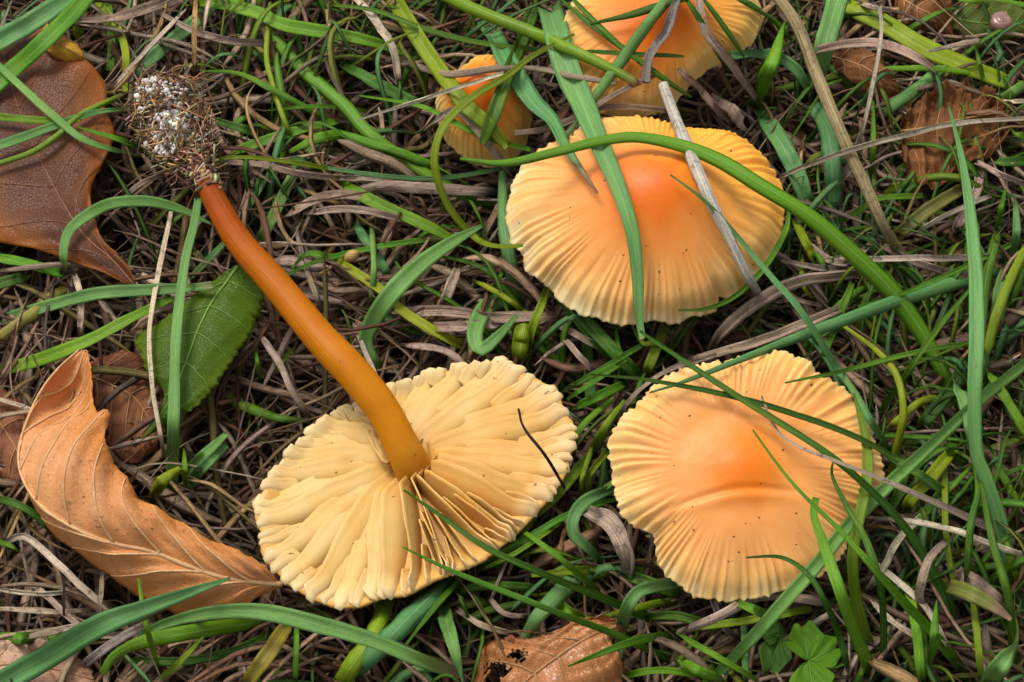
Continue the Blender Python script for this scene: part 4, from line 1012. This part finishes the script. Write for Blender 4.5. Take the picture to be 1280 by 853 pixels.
G 6 0 4,8,8,7 0 | 642,656 692,692 733,726 764,753
G 4 n 8 0 | 587,715 644,682 712,643 774,623
G 4 n 6 0 | 592,718 650,688 709,648
D 3 n 12 0 | 560,745 607,733 682,736
B 5 n 10,15,17,16,13,8 0 | 769,610 736,624 719,641 716,665 733,685 753,702 | curved blue-green blade bending between the gilled cap and the flat peach cap
Y 4 n 7 0 | 742,556 729,597 729,620
Y 4 n 9 0 | 763,560 736,594 736,620
Y 4 n 14 0 | 739,567 699,614 655,658
R 4 0 14,23,21,15,9 0 | 731,636 760,651 780,679 787,709 778,751 | wide curled tan dry blade between the gilled cap and the flat peach cap
Y 4 0 4,12,11 0 | 664,720 726,713 772,714
B 4 1 24,24,20,12 .12 | 754,692 709,733 675,767 648,809
B 6 0 10,15,18,17,12,7 0 | 854,729 804,736 784,757 774,794 770,858 | blue-green blade bent downward over the rotting leaf
Y 5 1 10,9,4 0 | 854,749 794,760 724,782
G 6 0o 2,9,11,10 0 | 710,833 746,818 794,801 855,790
R 3 n 4 0 | 613,756 624,723 640,688
R 3 n 7 0 | 608,744 631,767 662,771
R 3 n 8 0 | 564,757 600,781 648,795
D 2 n 10 0 | 567,786 610,764 669,752
D 2 n 16 0 | 774,714 810,728 855,745
O 3 n 6 0 | 691,712 700,685 710,652
G 9 0o 2,4,6,9,12,14,14 0 | 941,538 965,572 996,611 1040,655 1074,692 1122,747 1166,794 1215,855 | long green blade slanting down from the flat peach cap's centre
G 8 0o 9,11,15,16,17,18,17 0 | 1020,623 1017,645 1030,682 1047,733 1068,794 1097,858 | blunt-tipped green blade standing before the flat peach cap
D 8 0o 2,7,9,10,10,10 0 | 1043,571 1040,594 1057,631 1085,682 1102,750 1103,858 | dark hooked blade standing before the flat peach cap
D 8 0o 2,6,8,9,9 0 | 933,697 976,697 1010,719 1034,760 1054,815 1060,858 | dark green blade whose tip bends onto the flat peach cap's front rim
D 8 0o 3,7,8,9,9,11,13,14 0 | 800,414 823,430 926,498 1042,573 1119,645 1163,709 1190,774 1198,840 | long dark green blade running diagonally across the whole flat peach cap
D 5 n 12 0 | 1092,560 1142,590 1194,627
B 5 1 30 0 | 1216,862 1244,835 1270,803
D 6 n 10 0 | 1217,560 1224,614 1214,658 1208,738
D 6 0 6,11,12,12 0 | 1226,602 1241,675 1261,750 1270,858
X 5 1 8,18,22,17,5 .3 | 1154,729 1197,736 1234,753 1264,775 | yellow-green blade with red dried tip in the tall grass
R 5 n 10,13,13,11 0 | 846,793 901,770 942,747 979,745 1044,754 | twisted brown dry blade below the flat peach cap
S 5 n 8 0 | 934,828 986,798 1050,760
S 4 n 9 0 | 1173,629 1132,665 1105,706 1079,743
S 4 n 8 0 | 1072,687 1122,726 1156,760 1192,822
S 4 n 8 0 | 1083,745 1115,777 1162,806
S 5 n 8 0 | 1082,647 1139,651 1193,662 1224,675 1295,699
O 4 n 4 0 | 1080,657 1105,659 1135,662
R 5 n 5,10,12,10 0 | 1199,666 1166,692 1153,723 1149,747 1160,768
R 3 n 18 0 | 1180,707 1217,726 1258,760
Y 4 n 10 0 | 846,788 945,774 1030,758
G 7 0 5,11,14,13,10 0 | 898,746 945,764 969,781 979,818 993,858 | hairy green blade bending over beside the clover
G 5 n 8 0 | 846,792 891,818 953,855
G 5 n 14 0 | 844,825 875,840 905,852
B 3 n 9 0 | 930,764 931,810 933,858
G 6 1 14 0 | 1163,840 1168,800 1171,750
Y 4 1 10 0 | 1273,738 1263,700 1254,662
Y 4 n 16 0 | 1193,560 1149,614 1126,641
G 4 n 6 0 | 1218,580 1196,603 1173,627
Y 4 n 8 0 | 1180,560 1183,675 1196,750
Y 3 1 6 0 | 1075,860 1076,845 1076,830
G 3 n 7 0 | 820,560 770,600 720,640
G 3 n 9 0 | 1120,690 1150,650 1185,600
D 3 n 12 0 | 1135,560 1125,610 1100,655
G 3 n 10 0 | 1240,560 1262,610 1285,640
D 3 n 12 0 | 1140,760 1152,800 1150,860
G 4 n 12 0 | 1130,720 1146,790 1152,860
Y 4 n 9 0 | 1213,740 1222,800 1226,860
G 4 n 12 0 | 690,748 740,780 770,800
D 3 n 12 0 | 800,770 850,770 910,790
G 4 n 9 0 | 760,850 820,838 880,846
R 3 n 9 0 | 860,660 900,775 925,800
R 3 n 8 0 | 745,470 720,440 700,420
S 3 n 6 0 | 520,560 470,470 440,400
R 3 n 9 0 | 600,480 560,440 500,430
R 3 n 12 0 | 350,275 410,245 480,250
R 4 n 10 0 | 380,268 440,262 520,278
R 3 n 10 0 | 1090,300 1150,330 1230,350
R 3 n 9 0 | 1000,300 1050,330 1100,300
S 3 n 6 0 | 1130,300 1180,270 1250,240
R 3 n 9 0 | 690,400 740,430 770,440
R 3 n 8 0 | 30,720 110,790 180,790
S 3 n 6 0 | -10,760 60,765 120,762
R 3 n 9 0 | 20,800 100,783 160,778
S 3 n 6 0 | -10,735 50,742 110,735
'''
PAL = {'B': (0.122, 0.275, 0.072), 'G': (0.102, 0.25, 0.010), 'Y': (0.185, 0.260, 0.008), 'D': (0.050, 0.135, 0.008), 'X': (0.21, 0.20, 0.035),
       'S': (0.60, 0.48, 0.34), 'R': (0.38, 0.27, 0.195), 'O': (0.40, 0.21, 0.08), 'W': (0.46, 0.41, 0.35), 'K': (0.24, 0.20, 0.165), 'T': (0.255, 0.205, 0.105), 'Z': (0.05, 0.028, 0.02)}
CNAME = {'B': 'blue-green', 'G': 'bright green', 'Y': 'yellow-green', 'D': 'dark green', 'X': 'yellowing', 'S': 'pale straw-coloured', 'R': 'grey-brown', 'O': 'orange-brown', 'W': 'pale grey', 'K': 'dark grey', 'T': 'mottled brown', 'Z': 'blackish'}
LEVEL = {1: 8, 2: 11, 3: 14, 4: 17, 5: 21, 6: 25, 7: 29, 8: 34, 9: 40}
MARKS = [('the red-brown leaf', 70, 190), ('the soil-clotted stem base', 215, 150), ('the green toothed leaf', 250, 420), ('the curled tan leaf', 140, 640), ('the gilled cap', 515, 600), ('the orange stem', 370, 390),
         ('the small buried cap', 600, 135), ('the ribbed amber cap', 806, 270), ('the deep orange cap', 830, 40), ('the flat peach cap', 932, 592), ('the mottled stalk', 1050, 165), ('the russet leaf', 1190, 165),
         ('the clover', 1010, 820), ('the rotting leaf', 690, 815), ('the pinkish rotted leaf', 50, 830), ('the tall upright blade', 1219, 450), ('the yellow seed', 440, 320)]
POLY = {'the gilled cap': OUT1, 'the ribbed amber cap': OUT2, 'the flat peach cap': OUT3, 'the deep orange cap': OUT4, 'the small buried cap': OUT5}

def scene_bvh():
    bpy.context.view_layer.update()
    V, F = [], []
    for o in COL.objects:
        if o.type != 'MESH' or o.name.startswith(('ground', 'rootlets', 'vein', 'midrib', 'mycelium')): continue
        M = o.matrix_world; n = len(V)
        V += [M @ v.co for v in o.data.vertices]; F += [[n + i for i in p.vertices] for p in o.data.polygons]
    return BVHTree.FromPolygons(V, F)
BVH = scene_bvh()

TOPS = []   # (own label or None, description pieces) to make labels single out blades
def smooth_arr(a, k):
    k = max(3, k | 1); h = k // 2; ker = np.hanning(k + 2)[1:-1]; ker /= ker.sum()
    return np.convolve(np.pad(a, h, mode='edge'), ker, 'valid')
PU = np.array([-1, -0.55, 0, 0.55, 1, 0.9, 0.5, 0, -0.5, -0.9])
SEEN = {}
def clear_z(xy, z, over):
    """lift a blade over (or press it under) the caps and leaves that its line of sight meets"""
    need = np.full(len(z), np.nan)
    for i, (x, y) in enumerate(xy):
        d = ray(x, y); h = BVH.ray_cast(CAM, d)
        if h[0] is not None:
            p = h[0] - d * (0.0028 if over else -0.0030); need[i] = p.z * 1000
    n = len(z); out = z.copy(); hit = ~np.isnan(need)
    if not hit.any(): return z
    w = max(2, n // 14); f = np.where(hit, need, -1e9 if over else 1e9)
    pad = np.pad(f, w, mode='edge'); win = np.stack([pad[i:i + n] for i in range(2 * w + 1)])
    if over: out = np.maximum(z, win.max(0)); return smooth_arr(out, w * 2 + 1)
    out = np.minimum(z, win.min(0)); return np.maximum(smooth_arr(out, w * 2 + 1), 1.0)
def trace_line(line, idx):
    head, pts, *lab = [p.strip() for p in line.split('|')]
    c, lev, mode, ws, dryt = head.split()
    P = np.array([[float(v) for v in p.split(',')] for p in pts.split()])
    g = np.random.default_rng(1000 + idx)
    over = 'o' in mode; rnd = 'r' in mode; tip = mode[0]
    length = np.linalg.norm(np.diff(P, axis=0), axis=1).sum(); n = int(np.clip(length / 7, 22, 90))
    xy = spline(P, n); v = np.linspace(0, 1, n)
    wl = [float(x) for x in ws.split(',')]
    if len(wl) == 1:
        w0 = wl[0]; w = np.full(n, w0)
        if tip == '1': w *= 1 - 0.9 * v ** 3
        elif tip == '0': w *= 1 - 0.9 * (1 - v) ** 3
        else: w *= 1 - 0.6 * np.abs(2 * v - 1) ** 5
    else:
        w = np.interp(v, np.linspace(0, 1, len(wl)), wl); w = smooth_arr(w, n // 6)
    w = w * (1 + 0.05 * fbm1(v * 9, idx))
    L = LEVEL[int(lev)] + g.uniform(-1.3, 1.3)
    # height along the blade: arched, sinking into the thatch at its rooted end(s)
    lo = min(5.0, L)
    if tip == '1': z = lo + (L - lo) * sm(v, 0, 0.55) - 2.5 * sm(v, 0.7, 1.0)
    elif tip == '0': z = lo + (L - lo) * sm(1 - v, 0, 0.55) - 2.5 * sm(1 - v, 0.7, 1.0)
    else: z = lo + (L - lo) * np.sin(np.pi * (0.12 + 0.76 * v)) ** 0.7
    z = z + 0.8 * fbm1(v * 5, idx * 1.3)
    if tip != '0': z = z - (lo + 5) * (1 - sm(v, 0, 0.14)) * (1.0 if tip == '1' else 0.8)
    if tip != '1': z = z - (lo + 5) * (1 - sm(1 - v, 0, 0.14)) * (1.0 if tip == '0' else 0.8)
    z = clear_z(xy, z, over)
    Cc = np.array([list(at(x, y, zz)) for (x, y), zz in zip(xy, z)])
    wm = np.maximum(np.array([pxm(p) for p in Cc]) * w, 0.00012)
    if tip == '0': Cc, wm, w = Cc[::-1], wm[::-1], w[::-1]           # v runs from root to tip
    drycol = c in 'SROWKTZ'; col = PAL[c]
    k = g.uniform(0.86, 1.14); col = tuple(float(x) * k * g.uniform(0.95, 1.05) for x in col)
    if not drycol:
        hv = g.uniform(-0.12, 0.16); col = (col[0] * (1 + hv * 1.6), col[1] * (1 + hv * 0.3), col[2] * (1 - hv * 1.5))
    if rnd:
        V, q, uv, tr = tube(Cc, wm / 2 * (1 + 0.04 * fbm1(np.linspace(0, 30, n), idx)), 12)
    else:
        roll = g.uniform(-0.3, 0.3) + 0.4 * fbm1(v * 4, idx * 0.7) * (1.5 if drycol else 0.8)
        T, Wd, N = frames(Cc, (0.05, -0.42, 0.9), roll)
        fold = (g.uniform(0.2, 0.9) if drycol else g.uniform(0.22, 0.62)) * (1 if g.random() < 0.75 else -1)
        shape = np.abs(PU) * fold; 
        if drycol: shape = shape + 0.22 * np.sin(PU * 6 + idx)
        th = np.where(np.arange(10) < 5, 0.00006, -0.00010) * (2.2 if drycol else 1.0)
        V, q, uv = ribbon(Cc, Wd, N, wm / max(0.6, math.cos(abs(roll.mean()))), PU, shape, th)
        tr = []
        for e in (0, n - 1):
            b = e * 10
            for j in range(1, 9): tr.append((b, b + j, b + j + 1) if e else (b, b + j + 1, b + j))
    name = ('stalk' if rnd else 'dry_straw' if drycol and w.max() < 8.5 else 'withered_straw' if drycol else 'grass_blade') if c != 'Z' else 'rootlet'
    me = mesh(name, V, q, uv, tris=tr)
    al = float(dryt)
    if lab: label = lab[0]
    else:
        mx = w.max(); wn = 'hair-thin' if mx < 4.5 else 'thin' if mx < 7.5 else 'narrow' if mx < 11.5 else 'medium' if mx < 17 else 'broad'
        chord = np.linalg.norm(P[-1] - P[0]) / length; d = P[-1] - P[0]
        bn = 'straight' if chord > 0.985 else 'gently bent' if chord > 0.93 else 'strongly curved'
        mid = xy[n // 2]; rel = None
        for nm, pl in POLY.items():
            ins = sum(inpoly(x, y, pl) for x, y in xy)
            if ins > n * 0.2: rel = ('lying across ' if over else 'half under ') + nm; break
        if rel is None:
            D = sorted((min(np.hypot(xy[:, 0] - mx_, xy[:, 1] - my_)), nm) for nm, mx_, my_ in MARKS)
            rel = 'beside ' + D[0][1] if D[0][0] < 120 else 'between %s and %s' % (D[0][1], D[1][1])
        kind = {'stalk': 'grass stem', 'dry_straw': 'dry straw', 'withered_straw': 'dry blade', 'grass_blade': 'grass blade', 'rootlet': 'rootlet'}[name]
        label = ' '.join([wn, bn, CNAME[c], kind, rel])
        if label in SEEN:
            D = sorted((min(np.hypot(xy[:, 0] - mx_, xy[:, 1] - my_)), nm) for nm, mx_, my_ in MARKS)
            label = ' '.join([wn, bn, CNAME[c], kind, 'between %s and %s' % (D[0][1], D[1][1])])
        if len(label.split()) > 16: label = ' '.join([wn, CNAME[c], kind, rel])
    SEEN.setdefault(label, []).append(1)
    ob = link(name, me, M_DRY if drycol else M_GRASS, label, {"grass_blade": "grass", 'withered_straw': 'dry grass', 'dry_straw': 'straw', 'stalk': 'stalk', 'rootlet': 'rootlet'}[name],
              'dry stems and straws around the mushrooms' if drycol else 'green grass blades around the mushrooms', color=(*col, al), origin=Cc[0] if tip != 'n' else None)
    return ob
for i_, ln in enumerate([l for l in TRACE.strip().split('\n') if l.strip()]): trace_line(ln, i_)

# ------------------------------------------------------------------ thatch: layers of dead grass nobody could count
def strands(name, N, pos, ang, length, width, z, zamp, cols, thick, segs, mat, curl, seed, label, cat, rise=None, wob=0.35):
    g = np.random.default_rng(seed); S = segs
    t = np.linspace(0, 1, S)[None, :]
    a = ang[:, None] + curl[:, None] * (t - 0.5) + wob * np.sin(t * 6.28 * g.uniform(0.4, 1.2, (N, 1)) + g.uniform(0, 6.28, (N, 1)))
    step = length[:, None] / (S - 1)
    x = np.cumsum(np.cos(a) * step, 1); y = np.cumsum(np.sin(a) * step, 1)
    x = x - x.mean(1, keepdims=True) + pos[:, :1]; y = y - y.mean(1, keepdims=True) + pos[:, 1:2]
    tilt = g.normal(0, 0.12, (N, 1)) * length[:, None]
    zz = z[:, None] + zamp[:, None] * np.sin(np.pi * t) + tilt * (t - 0.5) + 0.0006 * np.sin(t * 9 + g.uniform(0, 6, (N, 1)))
    zz = np.maximum(zz, soil_h(x, y) + 0.0002) if rise is None else rise(t, z, zamp, x, y)
    C = np.stack([x, y, zz], -1)
    T = np.gradient(C, axis=1); T /= np.linalg.norm(T, axis=-1, keepdims=True) + 1e-12
    ref = np.stack([g.normal(0, 0.35, N), g.normal(-0.2, 0.35, N), np.full(N, 0.9)], -1)[:, None, :]
    Wd = np.cross(T, np.broadcast_to(ref, T.shape)); Wd /= np.linalg.norm(Wd, axis=-1, keepdims=True) + 1e-12
    Nn = np.cross(Wd, T)
    prof = (1 - 0.85 * np.abs(2 * t - 1) ** 5) if rise is None else (1 - 0.92 * t ** 2.5)
    w = width[:, None] * prof * 0.5; th = thick[:, None] * prof * 0.5
    rng_u = np.array([-1, 0, 1, 0.0]); rng_n = np.array([0.15, 1, 0.15, -0.8]) if rise is None else np.array([1.6, 0.3, 1.6, -0.3])
    V = C[:, :, None, :] + Wd[:, :, None, :] * (w[:, :, None] * rng_u)[..., None] + Nn[:, :, None, :] * (th[:, :, None] * rng_n)[..., None]
    n = np.arange(N)[:, None, None] * S * 4; i = np.arange(S - 1)[None, :, None]; k = np.arange(4)[None, None, :]
    q = np.stack([n + i * 4 + k, n + i * 4 + (k + 1) % 4, n + (i + 1) * 4 + (k + 1) % 4, n + (i + 1) * 4 + k], -1).reshape(-1, 4)
    UV = np.zeros((N, S, 4, 2)); UV[..., 0] = (rng_u * 0.5 + 0.5); UV[..., 1] = t[:, :, None]
    cc = np.ones((N, S * 4, 4)); cc[:, :, :3] = cols[:, None, :]; cc[:, :, 3] = g.random((N, 1))
    me = mesh(name, V.reshape(-1, 3), q, UV.reshape(-1, 2), True, cc.reshape(-1, 4))
    return link(name, me, mat, label, cat, kind='stuff')
DPAL = np.array([(0.36, 0.225, 0.14), (0.46, 0.32, 0.20), (0.25, 0.13, 0.075), (0.31, 0.215, 0.165), (0.42, 0.26, 0.11), (0.13, 0.062, 0.035), (0.58, 0.44, 0.30), (0.20, 0.155, 0.05)])
def area(N, g, fx=0.21, fy=0.19):
    # denser inside the view, thinning outwards
    p = np.stack([g.uniform(-fx, fx, N), g.uniform(-fy, fy * 1.15, N)], -1); return p
def thatch(name, N, zlo, zhi, wlo, whi, llo, lhi, seed, bright, label, fx=0.15, fy=0.13):
    g = np.random.default_rng(seed); p = area(N, g, fx, fy)
    patch = np.sin(p[:, 0] * 55 + 2 * np.sin(p[:, 1] * 40)) + np.sin(p[:, 1] * 70 + 1.5)     # neighbouring strands share a rough direction
    ang = patch * 0.9 + g.normal(0, 0.75, N)
    ci = g.choice(len(DPAL), N, p=[.2, .16, .17, .15, .1, .1, .06, .06]); cols = DPAL[ci] * g.uniform(0.4, 1.2, (N, 1)) * bright
    ln = g.uniform(llo, lhi, N) * g.uniform(0.5, 1.0, N)
    wd_ = g.uniform(wlo, whi, N) * g.uniform(0.4, 1.0, N) * np.where(g.random(N) < 0.07, 1.7, 1.0)
    return strands(name, N, p, ang, ln, wd_, g.uniform(zlo, zhi, N), g.uniform(-0.002, 0.004, N), cols, np.minimum(wd_ * g.uniform(0.12, 0.5, N), 0.0005), 9, M_DRY_A, g.normal(0, 0.6, N), seed, label, 'thatch', wob=0.16)
thatch('thatch', 8500, -0.008, -0.003, 0.0004, 0.0018, 0.006, 0.026, 31, 0.40, 'dark matted bed of decayed grass fragments on the soil, gap shade painted in')  # decayed bottom layer, its colour darkened further to paint black shade into the gaps
thatch('thatch', 6200, -0.004, 0.0065, 0.0004, 0.0024, 0.012, 0.042, 32, 0.9, 'loose layer of brown dead grass beneath the green blades')
thatch('thatch', 1500, 0.0055, 0.0115, 0.0003, 0.0020, 0.015, 0.055, 33, 1.12, 'pale dry straws scattered on top of the dead grass')
thatch('thatch', 9000, -0.007, 0.004, 0.0006, 0.002, 0.02, 0.06, 34, 0.8, 'dead grass litter round the edges of the clearing', 0.30, 0.26)

# ------------------------------------------------------------------ undergrowth: short fine grass filling between the traced blades
PROT = [OUT1, OUT2, OUT3, OUT4, OUT5, [(0, 90), (110, 75), (140, 160), (115, 240), (165, 355), (0, 310)], [(25, 580), (60, 470), (110, 440), (120, 530), (200, 620), (330, 710), (280, 780), (60, 650)],
        [(297, 333), (328, 360), (320, 400), (270, 484), (180, 547), (200, 490), (170, 420)], [(240, 210), (290, 250), (520, 560), (480, 590), (270, 290)], [(170, 95), (265, 90), (265, 235), (170, 200)],
        [(600, 800), (760, 775), (780, 853), (600, 853)], [(980, 780), (1050, 780), (1050, 853), (980, 853)]]
def dens(x, y):
    d = 0.15
    d += 0.9 * math.exp(-(((x - 1180) / 190) ** 2 + ((y - 560) / 260) ** 2))
    d += 0.7 * math.exp(-(((x - 760) / 130) ** 2 + ((y - 480) / 70) ** 2))
    d += 0.55 * math.exp(-(((x - 700) / 260) ** 2 + ((y - 760) / 90) ** 2))
    d += 0.6 * math.exp(-(((x - 480) / 200) ** 2 + ((y - 110) / 110) ** 2))
    d += 0.45 * math.exp(-(((x - 1050) / 170) ** 2 + ((y - 330) / 120) ** 2)) + 0.5 * math.exp(-(((x - 1000) / 120) ** 2 + ((y - 800) / 80) ** 2))
    if x < 330 and y > 380: d *= 0.35
    return min(1, d)
def undergrowth(name, want, seed, label, outside=False):
    g = np.random.default_rng(seed); keep = []
    cp = np.array([(0.08, 0.20, 0.010), (0.095, 0.23, 0.07), (0.14, 0.21, 0.010), (0.042, 0.115, 0.008), (0.19, 0.21, 0.03)])
    tries = 0
    while len(keep) < want and tries < want * 40:
        tries += 1
        if outside:
            X, Y = g.uniform(-0.30, 0.30), g.uniform(-0.26, 0.30); px, py = pix((X, Y, 0.0))
            if -60 < px < 1340 and -60 < py < 920: continue
        else:
            px, py = g.uniform(-60, 1340), g.uniform(-60, 940)
            if g.random() > dens(px, py): continue
        p = at(px, py, 0.5)
        az = g.uniform(0, 6.283) if g.random() < 0.4 else g.normal(1.3, 0.8); L = g.uniform(0.014, 0.046); rise = g.uniform(0.006, 0.017)
        ok = True
        if not outside:
            for f in (0.2, 0.45, 0.7, 1.0):
                qx, qy = pix((p.x + math.cos(az) * L * f, p.y + math.sin(az) * L * f, rise * math.sin(min(1, f * 1.2) * 2.2)))
                if any(inpoly(qx, qy, pl) for pl in PROT): ok = False; break
        if ok: keep.append((p.x + math.cos(az) * L / 2, p.y + math.sin(az) * L / 2, az, L, rise))
    k = np.array(keep); N = len(k); wd_ = g.uniform(0.0006, 0.0026, N) * g.uniform(0.6, 1, N)
    cols = cp[g.choice(5, N, p=[.34, .22, .18, .2, .06])] * g.uniform(0.75, 1.2, (N, 1))
    rz = lambda t, z, zamp, x, y: soil_h(x, y) + z[:, None] + zamp[:, None] * np.sin(np.minimum(1, t * 1.15) * 2.3)
    strands(name, N, k[:, :2], k[:, 2], k[:, 3], wd_, np.full(N, 0.003), k[:, 4] + 0.006, cols, wd_ * 0.12, 14, M_GRASS_A, g.normal(0, 0.5, N), seed, label, 'grass', rise=rz)
undergrowth('short_grass', 500, 41, 'short fine green grass filling the gaps between the large blades')
undergrowth('short_grass', 900, 42, 'green grass growing all round the mushroom patch', True)

# moss shreds low in the gaps
def moss():
    g = np.random.default_rng(51); N = 2200; cen = np.stack([g.uniform(-0.12, 0.12, 60), g.uniform(-0.1, 0.11, 60)], -1)
    p = cen[g.integers(60, size=N)] + g.normal(0, 0.004, (N, 2))
    cols = np.array([(0.07, 0.13, 0.012), (0.10, 0.14, 0.015), (0.05, 0.085, 0.012)])[g.integers(3, size=N)] * g.uniform(0.6, 1.2, (N, 1))
    wd_ = g.uniform(0.0003, 0.0009, N)
    rz = lambda t, z, zamp, x, y: soil_h(x, y) + z[:, None] + zamp[:, None] * t
    strands('moss', N, p, g.uniform(0, 6.28, N), g.uniform(0.001, 0.004, N), wd_, np.full(N, 0.004), g.uniform(0.001, 0.008, N), cols, wd_ * 0.3, 5, M_GRASS_A, g.normal(0, 0.8, N), 52, 'tiny shreds of green moss between the dead grass', 'moss', rise=rz)
moss()
